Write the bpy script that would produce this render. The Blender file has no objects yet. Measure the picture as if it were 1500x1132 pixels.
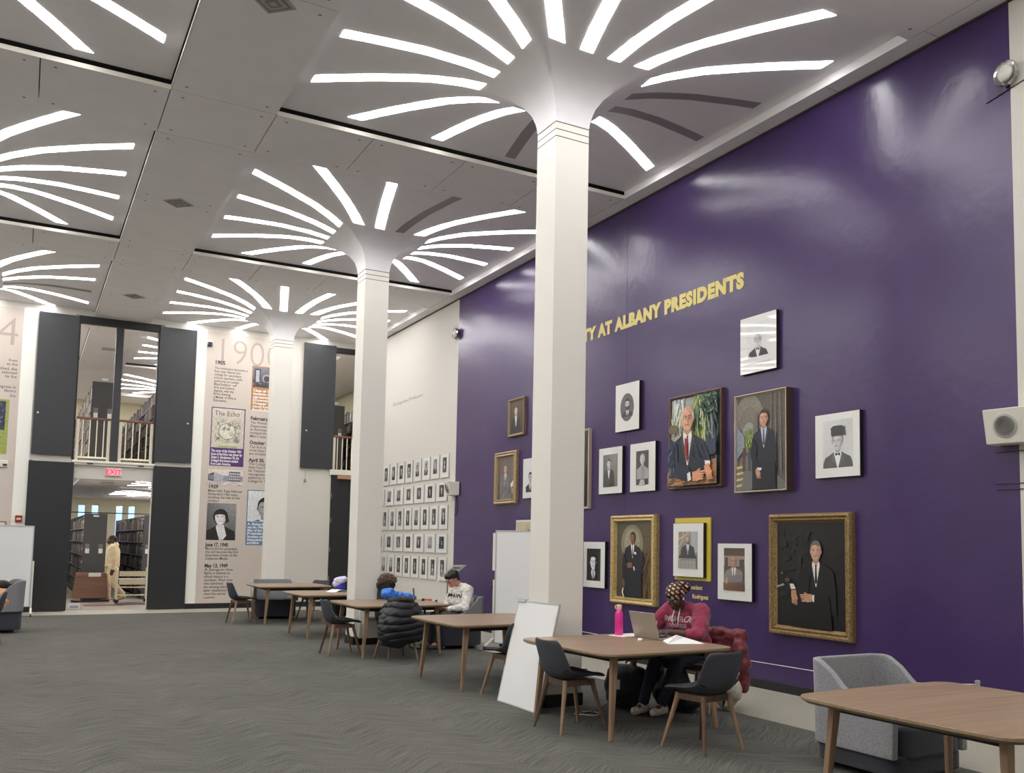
import bpy, bmesh, math, random
from mathutils import Vector, Matrix, Euler
from mathutils.bvhtree import BVHTree
random.seed(7)
SC = bpy.context.scene
COL = SC.collection
PI = math.pi

def lin(c):
    return tuple(((v/255)/12.92 if v/255 <= .04045 else ((v/255+.055)/1.055)**2.4) for v in c)

# ------------------------------------------------------------------ camera
yaw, pit, rol = math.radians(30.007), math.radians(4.642), math.radians(.912)
fwd = Vector((math.sin(yaw)*math.cos(pit), math.cos(yaw)*math.cos(pit), math.sin(pit)))
rgt = Vector((math.cos(yaw), -math.sin(yaw), 0))
up = rgt.cross(fwd)
r2 = rgt*math.cos(rol)+up*math.sin(rol)
u2 = up*math.cos(rol)-rgt*math.sin(rol)
cd = bpy.data.cameras.new('camera')
cam = bpy.data.objects.new('camera', cd)
COL.objects.link(cam)
m = Matrix((r2, u2, -fwd)).transposed().to_4x4()
m.translation = Vector((0, 0, 1.55))
cam.matrix_world = m
cd.sensor_width = 36
cd.sensor_fit = 'HORIZONTAL'
cd.lens = 1353.026*36/1500
cd.shift_x = (750-815.82)/1500
cd.shift_y = (688.604-566)/1500
cd.clip_end = 200
SC.camera = cam

# ------------------------------------------------------------------ light and exposure
SC.view_settings.view_transform = 'Standard'
SC.view_settings.look = 'None'
SC.view_settings.gamma = 1
SC.view_settings.use_curve_mapping = False
SC.view_settings.exposure = 0.72
STRIP_POWER = 9.0
w = bpy.data.worlds.new('World')
SC.world = w
w.use_nodes = True
w.node_tree.nodes['Background'].inputs[0].default_value = (.45, .62, .95, 1)
w.node_tree.nodes['Background'].inputs[1].default_value = 1.2

# ------------------------------------------------------------------ materials
MATS = {}
def mat(name, rgb, rough=.6, metal=0, noise=0, nscale=8, bump=0, bscale=60, emit=0, spec=.5, coat=0, sheen=0, stretch=None, trans=0):
    if name in MATS: return MATS[name]
    M = bpy.data.materials.new(name); M.use_nodes = True
    nt = M.node_tree; b = nt.nodes['Principled BSDF']
    c = lin(rgb)
    b.inputs['Base Color'].default_value = (*c, 1)
    b.inputs['Roughness'].default_value = rough
    b.inputs['Metallic'].default_value = metal
    b.inputs['Specular IOR Level'].default_value = spec
    if coat: b.inputs['Coat Weight'].default_value = coat; b.inputs['Coat Roughness'].default_value = .2
    if sheen: b.inputs['Sheen Weight'].default_value = sheen
    if trans: b.inputs['Transmission Weight'].default_value = trans
    tc = nt.nodes.new('ShaderNodeTexCoord')
    src = tc.outputs['Object']
    if stretch:
        mp = nt.nodes.new('ShaderNodeMapping'); mp.inputs['Scale'].default_value = stretch
        nt.links.new(src, mp.inputs[0]); src = mp.outputs[0]
    if noise:
        n = nt.nodes.new('ShaderNodeTexNoise'); n.inputs['Scale'].default_value = nscale; n.inputs['Detail'].default_value = 5
        nt.links.new(src, n.inputs['Vector'])
        r = nt.nodes.new('ShaderNodeValToRGB')
        r.color_ramp.elements[0].position = .3; r.color_ramp.elements[1].position = .7
        r.color_ramp.elements[0].color = (*[v*(1-noise) for v in c], 1)
        r.color_ramp.elements[1].color = (*[min(1, v*(1+noise)) for v in c], 1)
        nt.links.new(n.outputs['Fac'], r.inputs[0]); nt.links.new(r.outputs[0], b.inputs['Base Color'])
    if bump:
        n2 = nt.nodes.new('ShaderNodeTexNoise'); n2.inputs['Scale'].default_value = bscale; n2.inputs['Detail'].default_value = 3
        nt.links.new(src, n2.inputs['Vector'])
        bp = nt.nodes.new('ShaderNodeBump'); bp.inputs['Strength'].default_value = bump; bp.inputs['Distance'].default_value = .01
        nt.links.new(n2.outputs['Fac'], bp.inputs['Height']); nt.links.new(bp.outputs[0], b.inputs['Normal'])
    if emit:
        b.inputs['Emission Color'].default_value = (1, .985, .98, 1); b.inputs['Emission Strength'].default_value = emit
    MATS[name] = M
    return M

def mat_art(coat=0):
    M = bpy.data.materials.new('painted_picture'); M.use_nodes = True
    nt = M.node_tree; b = nt.nodes['Principled BSDF']
    a = nt.nodes.new('ShaderNodeAttribute'); a.attribute_name = 'Col'
    tc = nt.nodes.new('ShaderNodeTexCoord')
    n = nt.nodes.new('ShaderNodeTexNoise'); n.inputs['Scale'].default_value = 45; n.inputs['Detail'].default_value = 4
    nt.links.new(tc.outputs['Object'], n.inputs['Vector'])
    mr = nt.nodes.new('ShaderNodeMapRange'); mr.inputs['From Min'].default_value = .3; mr.inputs['From Max'].default_value = .7
    mr.inputs['To Min'].default_value = .78; mr.inputs['To Max'].default_value = 1.2
    nt.links.new(n.outputs['Fac'], mr.inputs[0])
    mx = nt.nodes.new('ShaderNodeVectorMath'); mx.operation = 'SCALE'
    nt.links.new(a.outputs['Color'], mx.inputs[0]); nt.links.new(mr.outputs[0], mx.inputs['Scale'])
    nt.links.new(mx.outputs[0], b.inputs['Base Color'])
    b.inputs['Roughness'].default_value = .42
    if coat: b.inputs['Coat Weight'].default_value = 1; b.inputs['Coat Roughness'].default_value = .03
    return M
ART = mat_art(); ARTG = mat_art(1); ARTG.node_tree.nodes['Map Range'].inputs['To Min'].default_value = .93; ARTG.node_tree.nodes['Map Range'].inputs['To Max'].default_value = 1.06

def mat_wood(name, rgb, dark=.75, scale=1.0, axis=0, rough=.42):
    M = bpy.data.materials.new(name); M.use_nodes = True
    nt = M.node_tree; b = nt.nodes['Principled BSDF']; c = lin(rgb)
    tc = nt.nodes.new('ShaderNodeTexCoord'); mp = nt.nodes.new('ShaderNodeMapping')
    s = [38*scale]*3; s[axis] = 1.6*scale
    mp.inputs['Scale'].default_value = s
    nt.links.new(tc.outputs['Object'], mp.inputs[0])
    n = nt.nodes.new('ShaderNodeTexNoise'); n.inputs['Scale'].default_value = 1; n.inputs['Detail'].default_value = 6; n.inputs['Distortion'].default_value = .4
    nt.links.new(mp.outputs[0], n.inputs['Vector'])
    r = nt.nodes.new('ShaderNodeValToRGB'); r.color_ramp.elements[0].position = .32; r.color_ramp.elements[1].position = .68
    r.color_ramp.elements[0].color = (*[v*dark for v in c], 1); r.color_ramp.elements[1].color = (*[min(1, v*1.12) for v in c], 1)
    nt.links.new(n.outputs['Fac'], r.inputs[0]); nt.links.new(r.outputs[0], b.inputs['Base Color'])
    b.inputs['Roughness'].default_value = rough
    return M

def mat_carpet():
    M = bpy.data.materials.new('grey_carpet'); M.use_nodes = True
    nt = M.node_tree; b = nt.nodes['Principled BSDF']; L = nt.links.new
    tc = nt.nodes.new('ShaderNodeTexCoord'); sp = nt.nodes.new('ShaderNodeSeparateXYZ'); L(tc.outputs['Object'], sp.inputs[0])
    def math_(op, a, bb=None):
        n = nt.nodes.new('ShaderNodeMath'); n.operation = op
        for i, v in enumerate((a, bb)):
            if v is None: continue
            if isinstance(v, (int, float)): n.inputs[i].default_value = v
            else: L(v, n.inputs[i])
        return n.outputs[0]
    # herringbone: zigzag of streaks, direction flips every band
    wob = nt.nodes.new('ShaderNodeTexNoise'); wob.inputs['Scale'].default_value = .8; L(tc.outputs['Object'], wob.inputs['Vector'])
    band = math_('PINGPONG', math_('ADD', math_('ADD', sp.outputs[0], 50), math_('MULTIPLY', wob.outputs['Fac'], .5)), .5)
    s = math_('ADD', sp.outputs[1], math_('MULTIPLY', band, .9))
    cb = nt.nodes.new('ShaderNodeCombineXYZ')
    L(math_('MULTIPLY', sp.outputs[0], 2.6), cb.inputs[0]); L(math_('MULTIPLY', s, 44), cb.inputs[1])
    n1 = nt.nodes.new('ShaderNodeTexNoise'); n1.inputs['Scale'].default_value = 1; n1.inputs['Detail'].default_value = 6; n1.inputs['Roughness'].default_value = .7
    L(cb.outputs[0], n1.inputs['Vector'])
    n2 = nt.nodes.new('ShaderNodeTexNoise'); n2.inputs['Scale'].default_value = 110; n2.inputs['Detail'].default_value = 3
    L(tc.outputs['Object'], n2.inputs['Vector'])
    n3 = nt.nodes.new('ShaderNodeTexNoise'); n3.inputs['Scale'].default_value = .5; n3.inputs['Detail'].default_value = 2
    L(tc.outputs['Object'], n3.inputs['Vector'])
    f = math_('ADD', math_('ADD', math_('MULTIPLY', n1.outputs['Fac'], .5), math_('MULTIPLY', n2.outputs['Fac'], .4)), math_('MULTIPLY', n3.outputs['Fac'], .1))
    r = nt.nodes.new('ShaderNodeValToRGB'); r.color_ramp.elements[0].position = .36; r.color_ramp.elements[1].position = .62
    r.color_ramp.elements[0].color = (*lin((46, 46, 44)), 1); r.color_ramp.elements[1].color = (*lin((116, 115, 108)), 1)
    L(f, r.inputs[0]); L(r.outputs[0], b.inputs['Base Color'])
    b.inputs['Roughness'].default_value = .95; b.inputs['Specular IOR Level'].default_value = .15
    bp = nt.nodes.new('ShaderNodeBump'); bp.inputs['Strength'].default_value = .5; bp.inputs['Distance'].default_value = .004
    L(f, bp.inputs['Height']); L(bp.outputs[0], b.inputs['Normal'])
    return M

def mat_headwrap():
    M = bpy.data.materials.new('patterned_headwrap'); M.use_nodes = True
    nt = M.node_tree; b = nt.nodes['Principled BSDF']
    tc = nt.nodes.new('ShaderNodeTexCoord')
    v = nt.nodes.new('ShaderNodeTexBrick'); v.inputs['Scale'].default_value = 1
    mp = nt.nodes.new('ShaderNodeMapping'); mp.inputs['Scale'].default_value = (17, 17, 17); mp.inputs['Rotation'].default_value = (1.2, .3, .5)
    nt.links.new(tc.outputs['Object'], mp.inputs[0]); nt.links.new(mp.outputs[0], v.inputs['Vector'])
    v.inputs['Color1'].default_value = (*lin((226, 196, 150)), 1); v.inputs['Color2'].default_value = (*lin((190, 120, 90)), 1)
    v.inputs['Mortar'].default_value = (*lin((28, 18, 18)), 1); v.inputs['Mortar Size'].default_value = .17
    v.inputs['Brick Width'].default_value = .8; v.inputs['Row Height'].default_value = .62
    nt.links.new(v.outputs['Color'], b.inputs['Base Color']); b.inputs['Roughness'].default_value = .6
    return M

WALLWHITE = mat('white_paint', (207, 203, 195), .7, bump=.08, bscale=30)
CEILW = mat('ceiling_paint', (243, 241, 242), .85, noise=.02, nscale=3)
CANOPY = mat('canopy_plaster', (240, 238, 240), .8, noise=.02, nscale=4)
COLW = mat('column_paint', (232, 229, 220), .55, bump=.15, bscale=9, stretch=(.3, .3, 3))
GROOVE = mat('dark_groove', (70, 66, 62), .8)
PURPLE = mat('purple_gloss_paint', (66, 48, 94), .24, noise=.05, nscale=3, bump=.25, bscale=9, spec=.5)
BLACKP = mat('charcoal_panel', (47, 48, 52), .42, noise=.04, nscale=5)
BLACKL = mat('black_shutter', (33, 33, 36), .5, noise=.05, nscale=6)
BLACK = mat('black_trim', (22, 22, 24), .5)
STONE = mat('pale_stone', (160, 157, 143), .7, noise=.16, nscale=90)
STRIP = mat('lit_diffuser', (255, 250, 240), .4, emit=STRIP_POWER)
UNLIT = mat('unlit_diffuser', (150, 146, 146), .5)
METALW = mat('white_metal', (222, 219, 208), .4)
CHROME = mat('chrome', (200, 200, 198), .15, metal=1)
GREYM = mat('grey_metal', (140, 140, 138), .35, metal=.8)
BEIGEWALL = mat('timeline_graphic', (200, 189, 179), .6)
GOLD = mat('gold_leaf', (204, 180, 122), .35, metal=.55, noise=.3, nscale=40, bump=.5, bscale=80)
OLDGOLD = mat('antique_gilt', (148, 122, 82), .4, metal=.5, noise=.45, nscale=55, bump=.8, bscale=90)
GOLDTEXT = mat('gold_lettering', (222, 205, 122), .5)
BROWNFR = mat_wood('brown_frame_wood', (96, 68, 56), .7, 1, 1)
OAK = mat_wood('oak_tabletop', (150, 126, 102), .74, 1, 0, .38)
OAKLEG = mat_wood('oak_leg', (154, 126, 99), .72, 1, 2, .45)
WALNUT = mat_wood('walnut_leg', (104, 80, 64), .7, 1, 2, .45)
KIOSK = mat_wood('kiosk_wood', (128, 92, 70), .72, .6, 0, .45)
STRIPB = mat('stack_room_diffuser', (255, 246, 228), .4, emit=STRIP_POWER*1.6)
SHELL = mat('charcoal_shell', (62, 64, 72), .62, noise=.1, nscale=120, bump=.1, bscale=200)
SHELLPAD = mat('black_seat_pad', (38, 38, 42), .9, noise=.12, nscale=150)
FELT = mat('grey_felt', (140, 140, 143), .95, noise=.22, nscale=70, bump=.3, bscale=260, sheen=.3)
FELTD = mat('charcoal_felt', (52, 54, 62), .95, noise=.14, nscale=140, sheen=.2)
WBOARD = mat('whiteboard_enamel', (232, 233, 232), .22)
ALU = mat('aluminium_edge', (196, 198, 198), .35, metal=.6)
CARPET = mat_carpet()
MATB = mat('mat_board', (226, 226, 221), .35, coat=1)
MATB.node_tree.nodes['Principled BSDF'].inputs['Coat Roughness'].default_value = .03

# ------------------------------------------------------------------ mesh helpers
class MB:
    def __init__(s): s.v = []; s.f = []; s.m = []; s.mats = []; s.c = []
    def mi(s, mt):
        if mt not in s.mats: s.mats.append(mt)
        return s.mats.index(mt)
    def add(s, vs, fs, mt, M=None):
        o = len(s.v)
        for p in vs:
            p = Vector(p)
            if M is not None: p = M @ p
            s.v.append(tuple(p))
        k = s.mi(mt)
        for f in fs: s.f.append([i+o for i in f]); s.m.append(k)
        return s
    def box(s, x0, x1, y0, y1, z0, z1, mt, M=None):
        vs = [(x, y, z) for x in (x0, x1) for y in (y0, y1) for z in (z0, z1)]
        return s.add(vs, [(0, 1, 3, 2), (4, 6, 7, 5), (0, 4, 5, 1), (2, 3, 7, 6), (0, 2, 6, 4), (1, 5, 7, 3)], mt, M)
    def rings(s, rings, mt, cap=True, closed=True, M=None):
        n = len(rings[0]); vs = [p for r in rings for p in r]; fs = []
        for i in range(len(rings)-1):
            for j in range(n if closed else n-1):
                k = (j+1) % n
                fs.append((i*n+j, i*n+k, (i+1)*n+k, (i+1)*n+j))
        if cap: fs.append(tuple(range(n-1, -1, -1))); fs.append(tuple((len(rings)-1)*n+j for j in range(n)))
        return s.add(vs, fs, mt, M)
    def tube(s, pts, rad, mt, n=10, M=None, cap=True):
        pts = [Vector(p) for p in pts]; rs = rad if isinstance(rad, (list, tuple)) else [rad]*len(pts)
        out = []; ref = None
        for i, p in enumerate(pts):
            d = (pts[min(i+1, len(pts)-1)]-pts[max(i-1, 0)]).normalized()
            if ref is None: ref = Vector((0, 0, 1)) if abs(d.z) < .9 else Vector((1, 0, 0))
            a = d.cross(ref).normalized(); b = a.cross(d).normalized(); ref = b
            out.append([tuple(p+(a*math.cos(t)+b*math.sin(t))*rs[i]) for t in [2*PI*k/n for k in range(n)]])
        return s.rings(out, mt, cap, True, M)
    def lathe(s, prof, mt, n=24, M=None):
        return s.rings([[(r*math.cos(2*PI*k/n), r*math.sin(2*PI*k/n), z) for k in range(n)] for r, z in prof], mt, True, True, M)
    def ell(s, c, r, mt, M=None, n=16, k=10):
        c = Vector(c); R = []
        for i in range(1, k):
            a = PI*i/k
            R.append([(c.x+r[0]*math.sin(a)*math.cos(2*PI*j/n), c.y+r[1]*math.sin(a)*math.sin(2*PI*j/n), c.z-r[2]*math.cos(a)) for j in range(n)])
        return s.rings(R, mt, True, True, M)
    def prism(s, pts, z0, z1, mt, M=None):
        return s.rings([[(x, y, z0) for x, y in pts], [(x, y, z1) for x, y in pts]], mt, True, True, M)
    def build(s, name, parent=None, smooth=False, bevel=0, seg=2, sub=0, loc=None):
        me = bpy.data.meshes.new(name)
        me.from_pydata(s.v, [], s.f)
        for mt in s.mats: me.materials.append(mt)
        for p, k in zip(me.polygons, s.m): p.material_index = k
        me.update()
        bm = bmesh.new(); bm.from_mesh(me); bmesh.ops.recalc_face_normals(bm, faces=bm.faces); bm.to_mesh(me); bm.free()
        if smooth:
            for p in me.polygons: p.use_smooth = True
            if smooth == 'auto': me.set_sharp_from_angle(angle=math.radians(40))
        o = bpy.data.objects.new(name, me); COL.objects.link(o)
        if loc is not None: o.location = loc
        if parent is not None: o.parent = parent
        if bevel:
            b = o.modifiers.new('b', 'BEVEL'); b.width = bevel; b.segments = seg; b.limit_method = 'ANGLE'; b.angle_limit = math.radians(40)
        if sub:
            b = o.modifiers.new('s', 'SUBSURF'); b.levels = sub; b.render_levels = sub
        return o

def tag(o, label=None, cat=None, group=None, kind=None):
    if label: o['label'] = label
    if cat: o['category'] = cat
    if group: o['group'] = group
    if kind: o['kind'] = kind
    return o
def empty(name, loc, rz=0, label=None, cat=None, group=None):
    o = bpy.data.objects.new(name, None); COL.objects.link(o); o.location = loc; o.rotation_euler = (0, 0, rz); o.empty_display_size = .1
    return tag(o, label, cat, group)
def struct(o): o['kind'] = 'structure'; return o
def copy_tree(o, parent=None):
    c = o.copy(); COL.objects.link(c)
    if parent is not None: c.parent = parent
    for ch in [k for k in o.children]: copy_tree(ch, c)
    return c

def text_mesh(body, size, extrude=.001, bold=0, align='LEFT', shear=0, spacing=1.0, line=1.0):
    cu = bpy.data.curves.new('t', 'FONT'); cu.body = body; cu.size = size; cu.extrude = extrude; cu.offset = bold
    cu.align_x = align; cu.shear = shear; cu.space_character = spacing; cu.space_line = line; cu.resolution_u = 3
    o = bpy.data.objects.new('t', cu); COL.objects.link(o)
    dg = bpy.context.evaluated_depsgraph_get(); dg.update()
    me = bpy.data.meshes.new_from_object(o.evaluated_get(dg))
    bpy.data.objects.remove(o)
    return me
def mesh_into(mb, me, mt, M=None):
    mb.add([v.co.copy() for v in me.vertices], [list(p.vertices) for p in me.polygons], mt, M)

def wall_frame(y, z, x=7.22):     # local x runs to the right seen from the hall, local z out of the side wall
    return Matrix(((0, 0, -1, x), (-1, 0, 0, y), (0, 1, 0, z), (0, 0, 0, 1)))
def back_frame(x, z, y=22.15):
    return Matrix(((1, 0, 0, x), (0, 0, -1, y), (0, 1, 0, z), (0, 0, 0, 1)))

def blob(name, prims, mt, voxel=.012, smooth=4, parent=None, keep=False):
    mb = MB()
    for p in prims:
        if p[0] == 'cap':
            a, b, ra, rb = Vector(p[1]), Vector(p[2]), p[3], p[4]
            d = (b-a); L = max(d.length, 1e-5); d.normalize()
            ref = Vector((0, 0, 1)) if abs(d.z) < .9 else Vector((0, 1, 0))
            u = d.cross(ref).normalized(); v = u.cross(d)
            fl = p[5] if len(p) > 5 else 1.0
            R = []
            for k in range(1, 5):
                t = PI/2*(k/4); R.append((a-d*ra*math.cos(t), ra*math.sin(t)))
            for k in range(0, 4):
                t = PI/2*(k/4); R.append((b+d*rb*math.sin(t), rb*math.cos(t)))
            mb.rings([[tuple(c+(u*math.cos(q)+v*math.sin(q)*fl)*r) for q in [2*PI*j/14 for j in range(14)]] for c, r in R], mt)
        else:
            c, r = Vector(p[1]), p[2]; E = Euler(p[3] if len(p) > 3 else (0, 0, 0)).to_matrix().to_4x4()
            mb.ell((0, 0, 0), r, mt, Matrix.Translation(c) @ E, 18, 12)
    o = mb.build(name)
    r = o.modifiers.new('r', 'REMESH'); r.mode = 'VOXEL'; r.voxel_size = voxel
    if smooth:
        s = o.modifiers.new('s', 'SMOOTH'); s.factor = .5; s.iterations = smooth
    dg = bpy.context.evaluated_depsgraph_get(); dg.update()
    me = bpy.data.meshes.new_from_object(o.evaluated_get(dg))
    bpy.data.objects.remove(o)
    me.name = name; me.materials.clear(); me.materials.append(mt)
    for p in me.polygons: p.use_smooth = True
    q = bpy.data.objects.new(name, me); COL.objects.link(q)
    if parent is not None: q.parent = parent
    return q

def displace(o, amt, scale, seed=0, axis=None):
    from mathutils import noise
    off = Vector((seed*3.1, seed*1.7, seed*.9))
    o.data.update(); ns = [v.normal.copy() for v in o.data.vertices]
    for v, n in zip(o.data.vertices, ns):
        k = noise.noise(v.co*scale+off)+.5*noise.noise(v.co*scale*2.3+off)
        v.co += n*amt*k
    o.data.update()

def project_text(target, me, mt, origin, right, upv, outd, name, parent, lift=.004):
    bm = bmesh.new(); bm.from_mesh(me); bmesh.ops.triangulate(bm, faces=bm.faces)
    bmesh.ops.subdivide_edges(bm, edges=bm.edges, cuts=1)
    t = BVHTree.FromPolygons([v.co for v in target.data.vertices], [list(p.vertices) for p in target.data.polygons])
    origin = Vector(origin); right = Vector(right).normalized(); outd = Vector(outd).normalized(); upv = Vector(upv).normalized()
    for v in bm.verts:
        p = origin+right*v.co.x+upv*v.co.y+outd*.5
        h = t.ray_cast(p, -outd)
        v.co = (h[0]+outd*lift) if h[0] is not None else (p-outd*.5)
    out = bpy.data.meshes.new(name); bm.to_mesh(out); bm.free(); out.materials.clear(); out.materials.append(mt)
    o = bpy.data.objects.new(name, out); COL.objects.link(o); o.parent = parent
    return o
# ================================================================== THE SETTING
XW, YB, H = 7.22, 22.15, 6.36
XL, YF, YE = -8.3, -4.0, 36.0
COF = 2.375                    # half coffer
CX = [4.63, -1.24, -7.11]
CY = [-3.86, 2.07, 8.0, 13.95, 19.9]
CY2 = [25.85, 31.8]

mb = MB(); mb.box(XL, 5.95, YF, 21.1, -.1, 0, CARPET)
struct(mb.build('floor'))
mb = MB()
mb.box(5.95, XW, YF, YB, -.1, .002, STONE); mb.box(XL, 5.95, 21.1, YB, -.1, .002, STONE)
struct(mb.build('floor_border'))
FL2 = mat('stack_room_floor', (150, 140, 128), .45, noise=.15, nscale=14)
mb = MB(); mb.box(XL, 9, YB, YE, -.1, 0, FL2)
struct(mb.build('floor_stacks'))

# purple and white side wall
mb = MB()
mb.box(XW, XW+.2, 4.74, 16.43, 0, 6.6, PURPLE)
mb.box(XW, XW+.2, YF, 4.74, 0, 6.6, WALLWHITE); mb.box(XW, XW+.2, 16.43, YB, 0, 6.6, WALLWHITE)
mb.box(XW-.0015, XW+.01, 10.6, 10.603, 0, 6.3, mat('purple_seam', (52, 36, 76), .5))
struct(mb.build('wall_right'))
mb = MB(); mb.box(XW-.012, XW, YF, YB, 0, .10, BLACK)
struct(mb.build('baseboard_right', bevel=.003))
mb = MB(); mb.box(XW-.012, XW, YF, YB, 6.338, 6.36, mat('shadow_gap', (60, 56, 56), .8))
struct(mb.build('trim_1'))
mb = MB(); mb.box(XL-.2, XL, YF, YE, 0, 6.6, WALLWHITE); struct(mb.build('wall_left'))
mb = MB(); mb.box(XL, XW+.2, YF-.2, YF, 0, 6.6, WALLWHITE); struct(mb.build('wall_front'))

# back wall with the two openings
OP = [(.87, 2.46), (6.45, XW)]
mb = MB(); y0, y1 = YB, YB+.22
for a, b in [(XL, .87), (2.46, 6.45)]: mb.box(a, b, y0, y1, 0, 6.6, WALLWHITE)
mb.box(.87, 2.46, y0, y1, 2.81, 3.17, WALLWHITE)
mb.box(.87, 2.46, y0, y1, 6.27, 6.6, WALLWHITE)
mb.box(6.45, XW, y0, y1, 3.17, 3.30, WALLWHITE); mb.box(6.45, XW, y0, y1, 6.2, 6.6, WALLWHITE)
struct(mb.build('wall_back'))
mb = MB()
for a, b in [(XL, .05), (3.24, 6.4)]: mb.box(a, b, YB-.012, YB, 0.002, .12, BLACK)
struct(mb.build('baseboard_back'))
mb = MB()
for a, b in [(-.19, .07), (3.24, 3.46), (4.98, 5.1)]: mb.box(a, b, YB-.02, YB, .12, 6.36, mat('pilaster_paint', (234, 234, 226), .6))
struct(mb.build('trim_2', bevel=.004))
# ledge of the upper floor, dark head frame and mullions
mb = MB()
mb.box(.86, 2.48, YB-.06, YB+.22, 3.10, 3.20, METALW); mb.box(.86, 2.48, YB-.09, YB-.06, 3.15, 3.19, METALW)
for x in (1.2, 2.2): mb.box(x-.06, x+.06, YB-.1, YB-.09, 3.12, 3.145, BLACK)
mb.box(6.4, XW, YB-.06, YB+.22, 3.17, 3.30, METALW)
struct(mb.build('trim_3', bevel=.004))
mb = MB()
mb.box(.78, 2.55, YB-.03, YB+.1, 6.17, 6.33, BLACK); mb.box(1.58, 1.73, YB-.02, YB+.08, 3.2, 6.2, BLACKP)
mb.box(6.36, XW, YB-.03, YB+.1, 6.19, 6.31, BLACK)
mb.box(.84, .88, YB-.02, YB+.2, 3.2, 6.2, BLACK); mb.box(2.44, 2.48, YB-.02, YB+.2, 3.2, 6.2, BLACK)
struct(mb.build('trim_4'))

# ceiling: panel bands between the coffers, dark plenum above
def band(mb, x0, x1, y0, y1, along, cuts):
    g = .006
    cs = sorted([c for c in cuts if (x0 if along == 'x' else y0)+.05 < c < (x1 if along == 'x' else y1)-.05])
    if along == 'x':
        e = [x0]+cs+[x1]
        for a, b in zip(e[:-1], e[1:]): mb.box(a+g, b-g, y0+g, y1-g, H, H+.05, CEILW); screws(mb, a, b, y0, y1)
    else:
        e = [y0]+cs+[y1]
        for a, b in zip(e[:-1], e[1:]): mb.box(x0+g, x1-g, a+g, b-g, H, H+.05, CEILW); screws(mb, x0, x1, a, b)
SCR = mat('panel_screw', (150, 146, 142), .7)
def screws(mb, a, b, c, d):
    if b-a < .5: return
    for x in (a+.14, b-.14):
        for y in (c+.14, d-.14):
            mb.add([(x+.018*math.cos(t), y+.018*math.sin(t), H-.001) for t in [2*PI*k/8 for k in range(8)]], [tuple(range(8))], SCR)
mb = MB()
ally = CY+CY2
for i in range(len(CX)-1):
    x0, x1 = CX[i+1]+COF, CX[i]-COF
    cuts = []
    for y in ally: cuts += [y-COF, y, y+COF]
    band(mb, x0, x1, YF, YB, 'y', [c for c in cuts if c < YB-.1])
    band(mb, x0, x1, YB+.22, YE, 'y', [c for c in cuts if c > YB+.3])
for cx in CX:
    x0, x1 = cx-COF, cx+COF
    for a, b in list(zip([y+COF for y in ally[:-1]], [y-COF for y in ally[1:]])):
        if a < YB < b: b = YB
        band(mb, x0, x1, a, b, 'x', [cx-3.6, cx-2.4+1.17, cx-.02, cx+1.15][1:])
band(mb, 7.005, XW, YF, YB, 'y', [5.44, 6.67, 7.85, 9.05, 10.25, 11.45, 12.65, 13.85, 15.05, 16.25, 17.45, 18.65, 19.85, 21.05])
mb.box(7.005, 9, YB+.22, YE, H, H+.14, CEILW)
mb.box(CX[0]-COF, 9, CY2[-1]+COF, YE, H, H+.14, CEILW); mb.box(CX[1]-COF, CX[1]+COF, CY2[-1]+COF, YE, H, H+.14, CEILW)
struct(mb.build('ceiling'))
LIP = mat('white_lip', (236, 232, 222), .5)
mb = MB()
for cx in CX[:2]:
    for y in ally:
        mb.box(cx-COF, cx+COF, y+COF-.004, y+COF+.004, H-.002, H+.048, LIP)
    for y in ally:
        if cx < 0: mb.box(cx+COF-.004, cx+COF+.004, y-COF, y+COF, H-.002, H+.03, LIP)
        else: mb.box(cx+COF-.004, cx+COF+.006, y-COF, y+COF, H-.002, H+.12, CEILW)
struct(mb.build('trim_5'))
mb = MB(); mb.box(XL, 9, YF, YE, 6.56, 6.7, mat('plenum_black', (46, 44, 42), .9))
struct(mb.build('ceiling_plenum'))

# umbrella columns ------------------------------------------------------------
PROF = [(.195, -.65), (.2, -.60), (.212, -.54), (.24, -.45), (.30, -.355), (.40, -.27), (.55, -.20), (.7, -.155), (1.0, -.088), (1.45, -.03), (2.0, -.005), (2.35, 0), (4, 0)]
def zc(s):
    if s <= PROF[0][0]: return PROF[0][1]
    for (a, za), (b, zb) in zip(PROF[:-1], PROF[1:]):
        if s <= b: return za+(zb-za)*(s-a)/(b-a)
    return 0
def canz(x, y):
    c = max(abs(x), abs(y)); e = math.hypot(x, y)
    t = min(1, max(0, (c-.22)/1.0)); t = t*t*(3-2*t)
    return zc(c*(1-t)+e*t)
def canopy_mesh(ztop):
    mb = MB(); N = 16; R = []
    cs = [.195, .197, .2, .205, .212, .225, .24, .265, .30, .345, .40, .47, .55, .62, .7, .8, .9, 1.0, 1.15, 1.3, 1.45, 1.65, 1.85, 2.1, 2.35, 2.37]
    for c in cs:
        ring = []
        for side in range(4):
            for k in range(N):
                t = -1+2*k/N
                x, y = [(t, -1), (1, t), (-t, 1), (-1, -t)][side]
                x *= c; y *= c
                ring.append((x, y, ztop+canz(x, y)))
        R.append(ring)
    mb.rings(R, CANOPY, cap=False)
    R2 = [[(p[0], p[1], p[2]+.05) for p in R[-1]]]
    mb.rings([R[-1], R2[0]], CANOPY, cap=False)
    return mb
def strip_mb(t, mt, ztop):
    mb = MB(); hw = .07/math.cos(math.atan(t)); n = 14; lo = []; hi = []
    for i in range(n+1):
        c = .70+(2.2-.70)*i/n
        a, b = (c, t*c-hw), (c, t*c+hw)
        lo.append((a, b))
    R = []
    for a, b in lo:
        za, zb = ztop+canz(*a), ztop+canz(*b)
        R.append([(a[0], a[1], za-.004), (b[0], b[1], zb-.004), (b[0], b[1], zb+.012), (a[0], a[1], za+.012)])
    mb.rings(R, mt)
    return mb
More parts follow.
